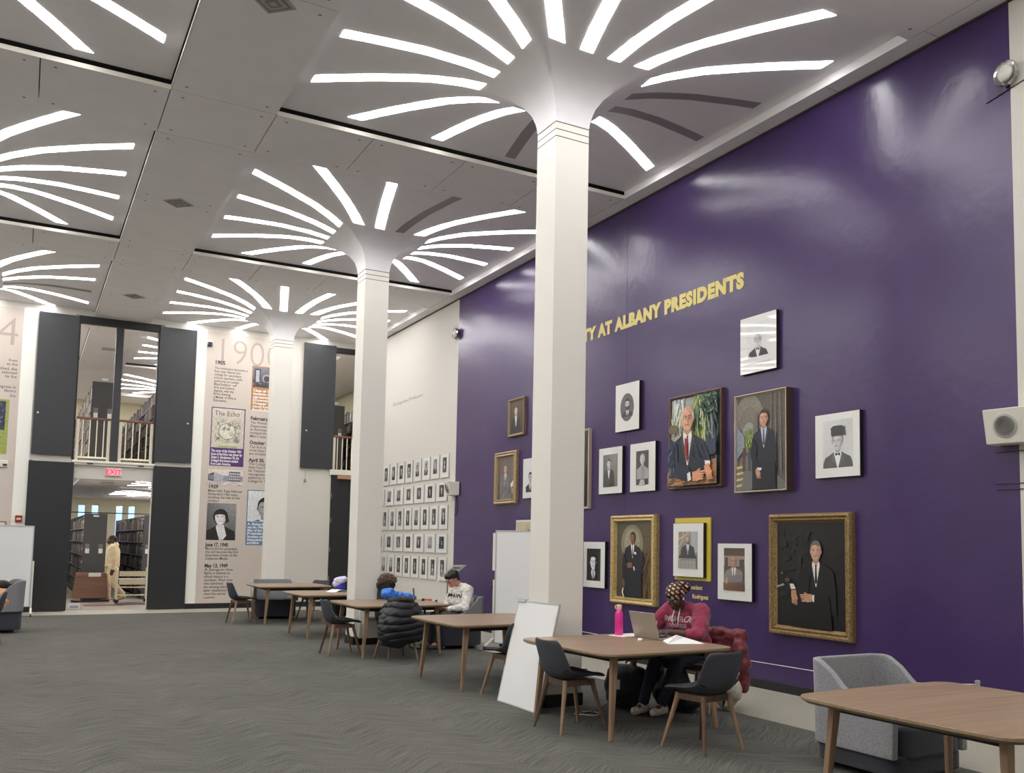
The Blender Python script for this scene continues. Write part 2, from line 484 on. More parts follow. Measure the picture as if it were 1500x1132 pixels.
def shaft_mb(z0, z1):
    mb = MB(); r = .195
    mb.box(-r, r, -r, r, z0+.12, z1, COLW)
    mb.box(-r-.012, r+.012, -r-.012, r+.012, z0, z0+.12, BLACK)
    for z in (z1-.155, z1-.082, z1-.008): mb.box(-r-.002, r+.002, -r-.002, r+.002, z-.006, z+.006, GROOVE)
    return mb
PROTO = {}
def umbrella(x, y, label, ztop=6.46, zbase=0, unlit=(), group='flared columns with fans of ceiling lights', shaft=True):
    key = (ztop, zbase, y > YB); root = empty('flared_column', (x, y, zbase), 0, label, 'column', group)
    if key not in PROTO:
        zt = ztop-zbase
        s = shaft_mb(0, zt-.65).build('shaft', bevel=.006)
        c = canopy_mesh(zt).build('canopy', smooth='auto')
        st = {}
        for t in (-.695, -.227, .227, .695):
            st[t] = strip_mb(t, STRIPB if y > YB and ztop > 4 else STRIP, zt).build('light_strip', smooth='auto').data
            st[t, 0] = strip_mb(t, UNLIT, zt).build('light_strip', smooth='auto').data
        for o in [o for o in COL.objects if o.name.startswith('light_strip') and o.parent is None]: bpy.data.objects.remove(o)
        PROTO[key] = (s, c, st); s.parent = root; c.parent = root
    else:
        s, c, st = PROTO[key]
        for o in ((s, c) if shaft else (c,)): q = o.copy(); COL.objects.link(q); q.parent = root
    for k, rz in (('px', 0), ('py', PI/2), ('mx', PI), ('my', -PI/2)):
        for t in (-.695, -.227, .227, .695):
            off = (k, t) in unlit
            o = bpy.data.objects.new('light_strip', st[(t, 0)] if off else st[t]); COL.objects.link(o)
            o.parent = root; o.rotation_euler = (0, 0, rz)
            if off: o['label'] = 'unlit dark strip'
    return root
# local t runs anticlockwise: on the py side t>0 points to -x, on my to +x, on mx to -y
umbrella(4.63, 8.0, 'nearest white flared column, standing beside the table with the pink bottle', unlit=(('px', -.227), ('px', .227), ('py', -.227)))
umbrella(4.63, 13.95, 'second white flared column down the row, behind the black puffer jacket', unlit=(('my', .227),))
umbrella(4.63, 19.9, 'farthest white flared column of the hall, in front of the timeline panel')
umbrella(-1.24, 19.9, 'flared column at left edge whose light fan is nearest the dark shutters', unlit=(('px', .227),))
umbrella(-1.24, 13.95, 'flared column at left edge carrying the middle fan of ceiling lights')
umbrella(-1.24, 8.0, 'flared column at top left corner with two strips of its light fan in view')
for x, y in [(4.63, 2.07), (-1.24, 2.07), (-7.11, 2.07), (-7.11, 8.0), (-7.11, 13.95), (-7.11, 19.9)]:
    umbrella(x, y, 'ceiling light fan of the hall outside the photographed part', shaft=x != -1.24)
umbrella(4.63, 25.85, 'flared column on the upper stack floor seen through the tall opening', zbase=3.25, group='flared columns among the book stacks')
umbrella(4.63, 31.8, 'farther flared column on the upper stack floor seen through the tall opening', zbase=3.25, group='flared columns among the book stacks')
umbrella(-1.24, 25.85, 'flared column on the upper stack floor left of the opening', zbase=3.25, group='flared columns among the book stacks')
umbrella(-1.24, 31.8, 'farther flared column on the upper stack floor left of the opening', zbase=3.25, group='flared columns among the book stacks')
for x, y, l in [(4.63, 25.85, 'nearer flared column on the lower stack floor right of the doorway'), (4.63, 31.8, 'white column seen through the doorway above the dark book stacks'), (-1.24, 25.85, 'flared column on the lower stack floor left of the doorway'), (-1.24, 31.8, 'farther flared column on the lower stack floor left of the doorway')]:
    umbrella(x, y, l, ztop=2.98, group='flared columns among the book stacks')

# stack room shell
mb = MB(); mb.box(XL, 9, YB+.22, YE, 3.12, 3.25, mat('upper_stack_floor', (132, 122, 110), .6))
struct(mb.build('floor_upper'))
mb = MB()
zz = 2.93
for cx in (4.63, -1.24):
    for a, b in ((YB+.22, 25.85-COF), (25.85+COF, 31.8-COF), (31.8+COF, YE)): mb.box(cx-COF, cx+COF, a, b, zz, 3.12, CEILW)
mb.box(1.135, 2.255, YB+.22, YE, zz, 3.12, CEILW); mb.box(7.005, 9, YB+.22, YE, zz, 3.12, CEILW); mb.box(XL, -3.615, YB+.22, YE, zz, 3.12, CEILW)
struct(mb.build('ceiling_lower'))
YEL = mat('far_wall_paint', (214, 206, 178), .8)
mb = MB()
wx = [(1.66, 1.9), (2.08, 2.32), (2.85, 3.09), (3.25, 3.49), (4.1, 4.34), (4.6, 4.84), (5.3, 5.54)]
e = [XL]+[v for w_ in wx for v in w_]+[9]
for i in range(0, len(e), 2): mb.box(e[i], e[i+1], YE, YE+.2, 0, 6.6, YEL)
for a, b in wx: mb.box(a, b, YE, YE+.2, 0, .9, YEL); mb.box(a, b, YE, YE+.2, 2.72, 6.6, YEL)
struct(mb.build('wall_far'))
mb = MB(); mb.box(9, 9.2, YB, YE, 0, 6.6, YEL); mb.box(XW+.2, 9, YB, YB+.2, 0, 6.6, YEL)
struct(mb.build('wall_stacks_right'))
GLASS = mat('window_glass', (235, 242, 250), .02, trans=1)
for i, (a, b) in enumerate(wx):
    r = struct(MB().box(a, b, YE+.09, YE+.1, .9, 2.72, GLASS).build('window_%d' % (i+1)))
    f = MB(); f.box(a, b, YE+.06, YE+.12, 2.68, 2.72, METALW); f.box(a, b, YE+.06, YE+.12, .9, .95, METALW); f.box(a, a+.02, YE+.06, YE+.12, .9, 2.72, METALW); f.box(b-.02, b, YE+.06, YE+.12, .9, 2.72, METALW)
    f.build('window_frame', r)

# ------------------------------------------------------------------ shutters on the back wall
def shutter(x0, x1, z0, z1, label, y=YB-.07, knob=None):
    r = empty('shutter_panel', (x0, y, z0), 0, label, 'shutter', 'dark shutter panels of the back wall')
    MB().box(0, x1-x0, 0, .045, 0, z1-z0, BLACKP if z0 > 1 else BLACKL).build('panel', r, bevel=.004)
    for x in (.04, x1-x0-.04): MB().box(x-.03, x+.03, .005, .05, z1-z0, z1-z0+.012, GREYM).build('hanger', r)
    if knob: MB().lathe([(.018, 0), (.02, .012), (.012, .02)], METALW, 12, Matrix.Translation((knob[0]-x0, 0, knob[1]-z0)) @ Matrix.Rotation(PI/2, 4, 'X')).build('knob', r)
shutter(.09, .85, 3.28, 6.3, 'upper dark shutter left of the opening with white railings', knob=(.17, 4.15))
shutter(2.46, 3.23, 3.26, 6.29, 'upper dark shutter right of the opening with white railings', knob=(3.12, 4.15))
shutter(.06, .90, .02, 3.14, 'lower dark shutter left of the doorway under the EXIT sign')
shutter(2.46, 3.24, .02, 3.16, 'lower dark shutter right of the doorway under the EXIT sign')
shutter(5.68, 6.46, 3.30, 6.33, 'dark shutter with hanging pull cord, farthest right on the back wall', knob=(5.79, 4.2))
r = empty('dark_door', (6.46, YB-.03, 0), 0, 'tall dark door with hinges beside the second column', 'door')
MB().box(0, XW-6.46-.005, 0, .05, .02, 3.16, BLACKL).build('door_leaf', r, bevel=.003)
for z in (.6, 1.3, 2.0, 2.6): MB().box(.0, .02, -.012, 0, z, z+.12, GREYM).build('hinge', r)
r = empty('ledge_lamp', (6.75, YB-.1, 3.1), 0, 'tan box under the ledge above the dark door', 'box')
MB().box(-.17, .17, -.05, .04, -.03, .05, mat('tan_box', (176, 138, 104), .6)).build('housing', r, bevel=.008)
r = empty('pull_cord', (5.8, YB-.09, 3.28), 0, 'pull cord with small fob hanging below the right upper shutter', 'cord')
MB().tube([(0, 0, 0), (.002, 0, -.12), (0, 0, -.24)], .004, GREYM, 6).build('cord', r)
MB().lathe([(.01, -.33), (.03, -.31), (.03, -.26), (.012, -.24)], GREYM, 12).build('fob', r)

# railings
def railing(x0, x1, n, label, y=YB+.12, z0=3.2, ztop=4.15):
    r = empty('railing', (x0, y, z0), 0, label, 'railing', 'railings of the upper stack floor')
    L = x1-x0
    MB().box(0, L, -.035, .035, ztop-z0-.05, ztop-z0, mat('brown_handrail', (120, 84, 62), .45)).build('handrail', r, bevel=.01)
    CREAM = mat('cream_railing', (236, 228, 206), .4)
    MB().box(0, L, -.012, .012, .06, .10, CREAM).build('bottom_rail', r, bevel=.003)
    for x in (.035, L-.035): MB().box(x-.03, x+.03, -.025, .025, 0, ztop-z0-.05, CREAM).build('post', r, bevel=.004)
    for k in range(1, n+1):
        x = L*k/(n+1); MB().tube([(x, 0, .1), (x, 0, ztop-z0-.05)], .012, CREAM, 8).build('baluster', r)
railing(.90, 1.58, 4, 'white railing left of the dark mullion above the EXIT sign')
railing(1.74, 2.44, 4, 'white railing right of the dark mullion above the EXIT sign')
railing(6.5, XW, 5, 'white railing glimpsed beside the second column')

# EXIT sign
r = empty('exit_sign', (1.67, YB-.03, 2.98), 0, 'lit red EXIT sign on the white lintel over the doorway', 'sign')
MB().box(-.15, .15, -.02, .03, -.085, .085, mat('sign_housing', (226, 214, 212), .4)).build('housing', r, bevel=.006)
tm = text_mesh('EXIT', .15, .002, .003, 'CENTER'); q = MB()
REDEM = mat('exit_letters', (225, 20, 50), .4, emit=0)
REDEM.node_tree.nodes['Principled BSDF'].inputs['Emission Color'].default_value = (1, .02, .1, 1); REDEM.node_tree.nodes['Principled BSDF'].inputs['Emission Strength'].default_value = .9
mesh_into(q, tm, REDEM, Matrix(((1, 0, 0, 0), (0, 0, -1, -.023), (0, 1, 0, -.053), (0, 0, 0, 1)))); q.build('lettering', r)
# small devices on the back wall
r = empty('alarm_strobe', (-.38, YB, 3.05), 0, 'cream wall strobe at left edge below the green picture', 'alarm')
MB().box(-.09, .07, -.05, 0, -.07, .06, METALW).build('housing', r, bevel=.006); MB().box(-.02, .06, -.06, -.05, -.05, -.01, BLACK).build('lens', r)
r = empty('fire_alarm', (-.055, YB-.02, 1.92), 0, 'red fire alarm pull station on the white wall', 'alarm')
MB().box(-.065, .065, -.05, 0, -.07, .07, mat('alarm_red', (150, 34, 34), .4)).build('housing', r, bevel=.008); MB().box(-.04, .04, -.06, -.05, -.02, .015, METALW).build('handle', r)
r = empty('wall_camera', (3.525, YB, 6.05), 0, 'small black and white device high on the timeline wall', 'camera')
MB().box(-.055, .055, -.06, 0, -.02, .05, METALW).build('bracket', r, bevel=.006); MB().box(-.045, .045, -.09, -.0, -.075, .02, BLACK).build('body', r, bevel=.01)
r = empty('framed_notice', (-.5, YB, 1.80), 0, 'small brown framed notice above the whiteboard at left edge', 'picture')
MB().box(-.14, .23, -.02, 0, -.1, .06, BROWNFR).build('frame', r, bevel=.004); MB().box(-.12, .21, -.023, -.02, -.08, .04, mat('paper_cream', (222, 212, 190), .7)).build('sheet', r)

# vents
VENT = mat('vent_grey', (176, 172, 168), .6)
for (x, y, l) in ((1.7, 8.15, 'square ceiling vent on the wide band, cut by the top edge'), (1.70, 13.92, 'square ceiling vent on the wide band, middle one'), (1.70, 19.88, 'square ceiling vent on the wide band, nearest the back wall')):
    r = empty('ceiling_vent', (x, y, H), 0, l, 'vent', 'square vents in the ceiling band')
    r.rotation_euler.z = PI/4; MB().box(-.145, .145, -.145, .145, -.012, 0, VENT).build('frame', r, bevel=.003)
    q = MB()
    for k in range(4): a = .12-.03*k; q.box(-a, a, -a, a, -.014-.004*k, -.012-.004*k, VENT if k % 2 else mat('vent_slot', (140, 136, 132), .8))
    q.build('louvre', r)
r = empty('ceiling_vent', (1.70, 25.9, H), 0, 'square ceiling vent on the upper stack floor', 'vent', 'square vents in the ceiling band')
MB().box(-.17, .17, -.17, .17, -.012, 0, VENT).build('frame', r, bevel=.003)
r = empty('ceiling_vent', (1.8, 25.5, 2.93), 0, 'square ceiling vent over the lower stack doorway', 'vent', 'square vents in the ceiling band')
MB().box(-.15, .15, -.15, .15, -.012, 0, VENT).build('frame', r, bevel=.003)

# wall spotlights and speakers
def spot(y, z, l):
    r = empty('emergency_lamp', (XW, y, z), 0, l, 'lamp', 'round wall lamps at the ends of the purple wall')
    M = Matrix(((0, 0, -1, -.03), (-1, 0, 0, 0), (0, 1, 0, 0), (0, 0, 0, 1)))
    MB().lathe([(.03, -.03), (.03, 0), (.10, .0), (.115, .03), (.105, .05), (.08, .035), (.02, .03)], CHROME, 24, M).build('reflector', r, smooth='auto')
    MB().lathe([(.075, .04), (.06, .06), (.01, .066)], mat('lamp_lens', (210, 208, 200), .15), 20, M).build('lens', r, smooth=True)
spot(4.74, 5.68, 'round chrome wall lamp high at the right edge')
spot(16.47, 5.66, 'round chrome wall lamp where white and purple wall meet')
def speaker(x, y, z, rz, l, w_=.36, h=.29):
    r = empty('wall_speaker', (x, y, z), rz, l, 'speaker', 'cream wall loudspeakers')
    # local x out of the wall, tilted front
    q = MB(); q.add([(0, -w_/2, -h/2), (0, w_/2, -h/2), (0, w_/2, h/2), (0, -w_/2, h/2), (.16, -w_/2, -h/2), (.16, w_/2, -h/2), (.22, w_/2, h/2), (.22, -w_/2, h/2)],
                    [(0, 1, 2, 3), (4, 7, 6, 5), (0, 4, 5, 1), (3, 2, 6, 7), (0, 3, 7, 4), (1, 5, 6, 2)], METALW); q.build('housing', r, bevel=.006)
    tilt = math.atan2(.06, h)
    M = Matrix.Translation((.192, 0, 0)) @ Matrix.Rotation(PI/2+tilt, 4, 'Y')
    q = MB(); q.lathe([(.1, 0), (.1, .006), (.09, .008), (.01, .01)], mat('speaker_grille', (176, 174, 168), .6), 28, M)
    for k in range(1, 6): rr = .016*k; q.lathe([(rr-.002, .010), (rr+.002, .013), (rr+.004, .010)], mat('grille_ring', (140, 138, 134), .6), 28, M)
    q.build('grille', r, smooth='auto')
speaker(XW, 4.76, 2.60, PI+.12, 'cream loudspeaker with round grille at the right edge')
speaker(XW, 16.36, 2.60, PI-.1, 'small cream loudspeaker beside the wall of faculty photos', .34, .26)
# cable lines under the right speaker
mb = MB()
for z in (2.40, 2.13, 2.08): mb.tube([(XW-.006, 4.95, z+.003), (XW-.006, 4.5, z)], .004, BLACK, 6)
mb.tube([(XW-.006, 4.97, 5.52), (XW-.006, 4.5, 5.60)], .004, BLACK, 6)
tag(mb.build('wall_cable'), 'thin black cable lines across the corner by the right loudspeaker', 'cable')
mb = MB(); mb.tube([(XW-.008, 16.36, 2.46), (XW-.01, 16.3, 2.3), (XW-.01, 16.33, 2.1), (XW-.008, 16.43, 2.09)], .006, mat('purple_cable', (60, 40, 80), .6), 6)
tag(mb.build('speaker_cable'), 'loop of cable below the small loudspeaker by the faculty photos', 'cable')
# ================================================================== PICTURES
class Art:
    def __init__(s): s.v = []; s.f = []; s.c = []; s.z = 0
    def poly(s, pts, col):
        s.z += .00025; o = len(s.v)
        s.v += [(x, y, s.z) for x, y in pts]; s.f.append(list(range(o, o+len(pts)))); s.c.append([lin(col)]*len(pts)); return s
    def grad(s, x0, y0, x1, y1, bl, br, tl, tr, n=1):
        s.z += .00025; o = len(s.v)
        s.v += [(x0, y0, s.z), (x1, y0, s.z), (x1, y1, s.z), (x0, y1, s.z)]; s.f.append([o, o+1, o+2, o+3]); s.c.append([lin(c) for c in (bl, br, tr, tl)]); return s
    def rect(s, x0, y0, x1, y1, col): return s.grad(x0, y0, x1, y1, col, col, col, col)
    def ell(s, cx, cy, rx, ry, col, rot=0, n=24):
        return s.poly([(cx+rx*math.cos(t)*math.cos(rot)-ry*math.sin(t)*math.sin(rot), cy+rx*math.cos(t)*math.sin(rot)+ry*math.sin(t)*math.cos(rot)) for t in [2*PI*k/n for k in range(n)]], col)
    def strokes(s, x0, y0, x1, y1, cols, n, w, l, ang=PI/2, spread=.5, rnd=None):
        rnd = rnd or random.Random(5)
        for i in range(n):
            x, y = rnd.uniform(x0, x1), rnd.uniform(y0, y1); a = ang+rnd.uniform(-spread, spread); ll = l*rnd.uniform(.5, 1); ww = w*rnd.uniform(.6, 1)
            dx, dy = math.cos(a)*ll/2, math.sin(a)*ll/2; nx, ny = -math.sin(a)*ww/2, math.cos(a)*ww/2
            P = [(x-dx+nx, y-dy+ny), (x-dx-nx, y-dy-ny), (x+dx-nx, y+dy-ny), (x+dx+nx, y+dy+ny)]
            P = [(min(x1, max(x0, a_)), min(y1, max(y0, b_))) for a_, b_ in P]
            s.poly(P, cols[i % len(cols)])
        return s
    def build(s, name, parent, M):
        me = bpy.data.meshes.new(name); me.from_pydata([tuple(M @ Vector(v)) for v in s.v], [], s.f)
        a = me.color_attributes.new('Col', 'FLOAT_COLOR', 'CORNER'); k = 0
        for p, cs in zip(me.polygons, s.c):
            # polygon loops keep the given vertex order
            for li, c in zip(p.loop_indices, cs): a.data[li].color = (*c, 1)
        me.materials.append(ART); me.update()
        o = bpy.data.objects.new(name, me); COL.objects.link(o); o.parent = parent; return o

def mixc(a, b, t): return tuple(a[i]*(1-t)+b[i]*t for i in range(3))
def bust(A, cx, cy, s, skin=(196, 160, 138), hair=(60, 52, 46), suit=(34, 34, 40), shirt=(232, 230, 226), tie=(40, 40, 50), bottom=0, x0=None, x1=None, style='short', turn=0, beard=None, glasses=False, lapel=True, bow=False, wide=1.0):
    """head centre (cx,cy), head height s; shoulders run down to y=bottom, clipped to x0..x1"""
    x0 = cx-2*s if x0 is None else x0; x1 = cx+2*s if x1 is None else x1
    cl = lambda P: [(min(x1, max(x0, x)), max(bottom, y)) for x, y in P]
    dark = mixc(skin, (40, 26, 22), .45); mid = mixc(skin, (70, 50, 44), .22); li = mixc(skin, (255, 240, 225), .35)
    w_ = wide
    A.poly(cl([(cx-.17*s, cy-.3*s), (cx+.17*s, cy-.3*s), (cx+.22*s, cy-.75*s), (cx-.22*s, cy-.75*s)]), mid)
    A.poly(cl([(cx-.24*s, cy-.55*s), (cx-.55*s*w_, cy-.72*s), (cx-.88*s*w_, cy-.86*s), (cx-1.02*s*w_, cy-1.15*s), (cx-1.12*s*w_, cy-1.9*s), (cx-1.15*s*w_, bottom), (cx+1.15*s*w_, bottom), (cx+1.12*s*w_, cy-1.9*s), (cx+1.02*s*w_, cy-1.15*s), (cx+.88*s*w_, cy-.86*s), (cx+.55*s*w_, cy-.72*s), (cx+.24*s, cy-.55*s), (cx, cy-.75*s)]), suit)
    yb = max(bottom, cy-1.75*s)
    A.poly(cl([(cx-.23*s, cy-.50*s), (cx, cy-.66*s), (cx+.23*s, cy-.50*s), (cx+.26*s, cy-.68*s), (cx+.03*s, yb), (cx-.03*s, yb), (cx-.26*s, cy-.68*s)]), shirt)
    if bow:
        A.poly(cl([(cx-.17*s, cy-.60*s), (cx, cy-.68*s), (cx+.17*s, cy-.60*s), (cx+.17*s, cy-.80*s), (cx, cy-.72*s), (cx-.17*s, cy-.80*s)]), tie)
    elif tie: A.poly(cl([(cx-.06*s, cy-.66*s), (cx+.06*s, cy-.66*s), (cx+.04*s, cy-.8*s), (cx+.09*s, max(bottom, cy-1.5*s)), (cx, max(bottom, cy-1.65*s)), (cx-.08*s, max(bottom, cy-1.5*s)), (cx-.04*s, cy-.8*s)]), tie)
    if lapel:
        l2 = mixc(suit, (255, 255, 255), .10)
        for k in (-1, 1): A.poly(cl([(cx+k*.27*s, cy-.56*s), (cx+k*.44*s, cy-.85*s), (cx+k*.36*s, cy-1.0*s), (cx+k*.05*s, cy-1.72*s), (cx+k*.24*s, cy-.9*s)]), l2)
    # head
    for k in (-1, 1): A.ell(cx+k*.355*s+turn*.02*s, cy-.03*s, .05*s, .10*s, mid)
    if style == 'short': A.ell(cx, cy+.12*s, .375*s, .42*s, hair)
    if style == 'long': A.ell(cx, cy+.03*s, .46*s, .50*s, hair)
    A.ell(cx, cy-.02*s, .335*s, .46*s, skin)
    A.ell(cx-.10*s, cy+.08*s, .20*s, .30*s, mixc(skin, li, .4))
    A.poly([(cx+.18*s, cy+.3*s), (cx+.33*s, cy), (cx+.26*s, cy-.3*s), (cx+.1*s, cy-.44*s), (cx+.17*s, cy-.15*s)], mixc(skin, dark, .35))
    if style == 'short': A.poly([(cx-.35*s, cy+.10*s), (cx-.33*s, cy+.33*s), (cx-.15*s, cy+.50*s), (cx+.15*s, cy+.51*s), (cx+.34*s, cy+.32*s), (cx+.35*s, cy+.08*s), (cx+.29*s, cy+.24*s), (cx+.05*s, cy+.31*s), (cx-.2*s, cy+.30*s), (cx-.29*s, cy+.22*s)], hair)
    if style == 'bald': A.poly([(cx-.34*s, cy-.02*s), (cx-.37*s, cy+.14*s), (cx-.31*s, cy+.26*s), (cx-.29*s, cy+.05*s)], hair); A.poly([(cx+.34*s, cy-.02*s), (cx+.37*s, cy+.14*s), (cx+.31*s, cy+.26*s), (cx+.29*s, cy+.05*s)], hair)
    if style == 'long':
        A.poly([(cx-.36*s, cy+.10*s), (cx-.36*s, cy+.34*s), (cx-.1*s, cy+.52*s), (cx+.2*s, cy+.50*s), (cx+.38*s, cy+.25*s), (cx+.34*s, cy+.14*s), (cx-.05*s, cy+.19*s), (cx-.3*s, cy+.14*s)], hair)
        A.poly([(cx+.25*s, cy+.2*s), (cx+.44*s, cy+.1*s), (cx+.52*s, cy-.25*s), (cx+.36*s, cy-.38*s), (cx+.30*s, cy-.1*s)], hair)
    t = turn*.06*s
    for k in (-1, 1):
        A.ell(cx+k*.14*s+t, cy+.02*s, .075*s, .045*s, mid); A.ell(cx+k*.14*s+t, cy+.015*s, .05*s, .02*s, (236, 230, 222)); A.ell(cx+k*.14*s+t*1.4, cy+.015*s, .024*s, .024*s, (30, 22, 20))
        A.poly([(cx+k*.06*s+t, cy+.075*s), (cx+k*.22*s+t, cy+.10*s), (cx+k*.24*s+t, cy+.075*s), (cx+k*.06*s+t, cy+.055*s)], mixc(hair, (40, 30, 24), .5))
    A.poly([(cx-.02*s+t, cy+.03*s), (cx+.03*s+t, cy+.03*s), (cx+.065*s+t, cy-.13*s), (cx+t, cy-.165*s), (cx-.055*s+t, cy-.13*s)], mid)
    A.poly([(cx-.015*s+t, cy+.03*s), (cx+.01*s+t, cy+.03*s), (cx+.02*s+t, cy-.12*s), (cx-.02*s+t, cy-.12*s)], li)
    if beard:
        A.poly([(cx-.30*s, cy-.10*s), (cx-.12*s, cy-.20*s), (cx+.12*s, cy-.20*s), (cx+.30*s, cy-.10*s), (cx+.26*s, cy-.42*s), (cx, cy-.60*s), (cx-.26*s, cy-.42*s)], beard)
    A.ell(cx+t, cy-.255*s, .10*s, .024*s, mixc(skin, (150, 50, 50), .45)); A.ell(cx+t, cy-.25*s, .08*s, .007*s, dark)
    if glasses:
        for k in (-1, 1):
            A.poly([(cx+k*.14*s+.09*s*math.cos(q)*r_+t, cy+.01*s+.065*s*math.sin(q)*r_) for q, r_ in [(2*PI*j/16, 1) for j in range(17)]+[(2*PI*j/16, .82) for j in range(16, -1, -1)]], (60, 50, 44))
        A.rect(cx-.05*s+t, cy+.01*s, cx+.05*s+t, cy+.022*s, (60, 50, 44))
def hand(A, x, y, s, skin, ang=0, flip=1, n=4):
    ca, sa = math.cos(ang), math.sin(ang)
    P = lambda u, v: (x+(u*flip)*ca*s-v*sa*s, y+(u*flip)*sa*s+v*ca*s)
    dk = mixc(skin, (60, 30, 24), .3)
    A.poly([P(-.5, .28), P(.1, .33), P(.3, .2), P(.3, -.2), P(0, -.32), P(-.5, -.25)], skin)
    for k in range(n):
        v = .24-.15*k; A.poly([P(.2, v+.065), P(.72-.06*k, v+.04), P(.78-.06*k, v), P(.72-.06*k, v-.05), P(.2, v-.065)], mixc(skin, (255, 235, 220), .12*(k % 2))); A.poly([P(.2, v-.06), P(.7-.06*k, v-.045), P(.7-.06*k, v-.06), P(.2, v-.075)], dk)
    A.poly([P(-.1, .30), P(.25, .46), P(.32, .40), P(.1, .22)], skin)

def picture(name, M, w_, h_, depth, label, frame='thin', group=None, fw=.02, fmat=None, mat_w=.0, cat='picture', photo=None):
    """M: frame at the lower left corner on the wall; local x right, y up, z out"""
    r = empty(name, M.to_translation(), 0, label, cat, group); r.rotation_euler = M.to_euler()
    if frame == 'thin':       # black box edge, white mat right to the front
        MB().box(0, w_, 0, h_, 0, depth-.003, fmat or BLACK).build('frame', r, bevel=.002)
        MB().box(.004, w_-.004, .004, h_-.004, depth-.003, depth, mat('mat_board', (236, 236, 230), .35)).build('mat_board', r)
        z = depth
    else:
        q = MB(); fm = fmat
        prof = frame          # list of (inset, height)
        P = [[(-i+0, -i+0), (w_+i, -i), (w_+i, h_+i), (-i, h_+i)] for i, _ in prof]
        q.rings([[(x, y, z_) for x, y in p] for p, (_, z_) in zip([[(i, i), (w_-i, i), (w_-i, h_-i), (i, h_-i)] for i, _ in prof], prof)], fm, cap=False)
        q.build('frame', r, bevel=.003)
        z = prof[-1][1]
        i = prof[-1][0]; MB().box(i, w_-i, i, h_-i, 0, z, BLACK).build('backing', r)
    return r, z

Y1 = lambda y: y
def WM(yhi, zlo): return wall_frame(yhi, zlo)
I4 = Matrix.Identity(4)
def art_obj(A, r, x, y, z, name='photo'):
    o = A.build(name, r, Matrix.Translation((x, y, z+.0005)))
    if name == 'photo': o.data.materials[0] = ARTG
    return o
GY = lambda v: (v, v, v)

# --- framed photographs with white mats, 0.60 x 0.66
# 1 bearded old man (top)
def photo_frame(yhi, zlo, w_, h_, label, depth=.05): return picture('framed_photo', WM(yhi, zlo), w_, h_, depth, label, group=None)
r, z = photo_frame(8.17, 3.555, .60, .665, 'white matted photo of an old bearded man, highest on the purple wall')
A = Art(); A.rect(0, 0, .38, .47, GY(222)); bust(A, .19, .27, .16, GY(190), GY(170), GY(38), GY(230), GY(30), .05, 0, .38, 'bald', beard=GY(205), bow=True); A.grad(0, 0, .38, .07, GY(222), GY(222), GY(222), GY(222)); art_obj(A, r, .11, .11, z)
# 2 oval
r, z = photo_frame(10.79, 3.14, .58, .67, 'white matted oval photo of a man with a moustache, above the two narrow photos')
A = Art(); A.ell(.17, .20, .165, .195, GY(92), 0, 40); bust(A, .18, .24, .15, GY(205), GY(30), GY(48), GY(220), GY(60), .07, .03, .31, 'short', beard=GY(60)); art_obj(A, r, .12, .13, z)
# 3
r, z = photo_frame(11.205, 2.285, .60, .66, 'white matted photo of a standing man in a dark coat, left of the bust photo')
A = Art(); A.grad(0, 0, .37, .46, GY(60), GY(110), GY(80), GY(150)); bust(A, .15, .33, .125, GY(205), GY(40), GY(34), GY(225), GY(20), 0, 0, .37, 'short', bow=True, turn=.5); A.rect(.02, 0, .2, .05, GY(20)); art_obj(A, r, .115, .10, z)
# 4 marble bust
r, z = photo_frame(10.415, 2.285, .585, .66, 'white matted photo of a pale marble bust')
A = Art(); A.rect(0, 0, .29, .46, GY(52)); bust(A, .15, .34, .15, GY(205), GY(190), GY(178), GY(160), None, .08, .02, .28, 'short', lapel=False)
for k in range(7): A.poly([(.04+.033*k, .09), (.045+.033*k, .09), (.06+.026*k, .24), (.055+.026*k, .24)], GY(128))
A.poly([(.08, 0), (.22, 0), (.2, .07), (.11, .07)], GY(190)); art_obj(A, r, .145, .09, z)
# 7 fez
r, z = photo_frame(7.0, 2.285, .60, .665, 'white matted photo of a man in a black tasselled fez, farthest right')
A = Art(); A.grad(0, 0, .40, .49, GY(205), GY(214), GY(214), GY(200)); bust(A, .20, .27, .19, GY(196), GY(120), GY(78), GY(232), GY(22), .0, 0, .4, 'short', turn=-1, bow=True)
A.poly([(.12, .325), (.285, .325), (.295, .41), (.26, .43), (.15, .43), (.115, .41)], GY(22)); A.poly([(.30, .42), (.315, .32), (.30, .32), (.29, .42)], GY(40)); art_obj(A, r, .11, .10, z)
# 11 man at desk
r, z = photo_frame(8.57, .945, .595, .66, 'white matted photo of a grey suited man at a desk, beside the big gilt portrait')
A = Art(); A.grad(0, 0, .36, .49, (96, 66, 52), (90, 60, 46), (70, 52, 48), (84, 62, 54)); A.rect(0, .28, .36, .40, (150, 136, 120)); A.rect(.02, .27, .07, .38, (80, 50, 40)); A.rect(.27, .27, .35, .36, (70, 62, 58))
bust(A, .175, .34, .135, (176, 128, 106), (120, 100, 92), (132, 128, 126), (232, 228, 222), (60, 60, 70), .08, .0, .36, 'bald', glasses=True, wide=1.15)
A.poly([(.03, .09), (.33, .10), (.33, .19), (.05, .16)], (120, 116, 116)); A.grad(0, 0, .36, .09, (110, 66, 48), (84, 46, 34), (130, 84, 62), (90, 54, 40)); hand(A, .06, .11, .07, (196, 150, 128), 1.2); art_obj(A, r, .115, .115, z)
# 12 contrast man
r, z = photo_frame(11.60, .95, .58, .66, 'white matted black and white head shot, low beside the nearest column')
A = Art(); A.rect(0, 0, .37, .46, GY(16)); bust(A, .18, .27, .23, GY(226), GY(14), GY(24), GY(226), GY(50), 0, 0, .37, 'short', lapel=False); A.poly([(.255, .40), (.27, .2), (.22, .1), (.24, .25)], GY(30)); art_obj(A, r, .10, .10, z)
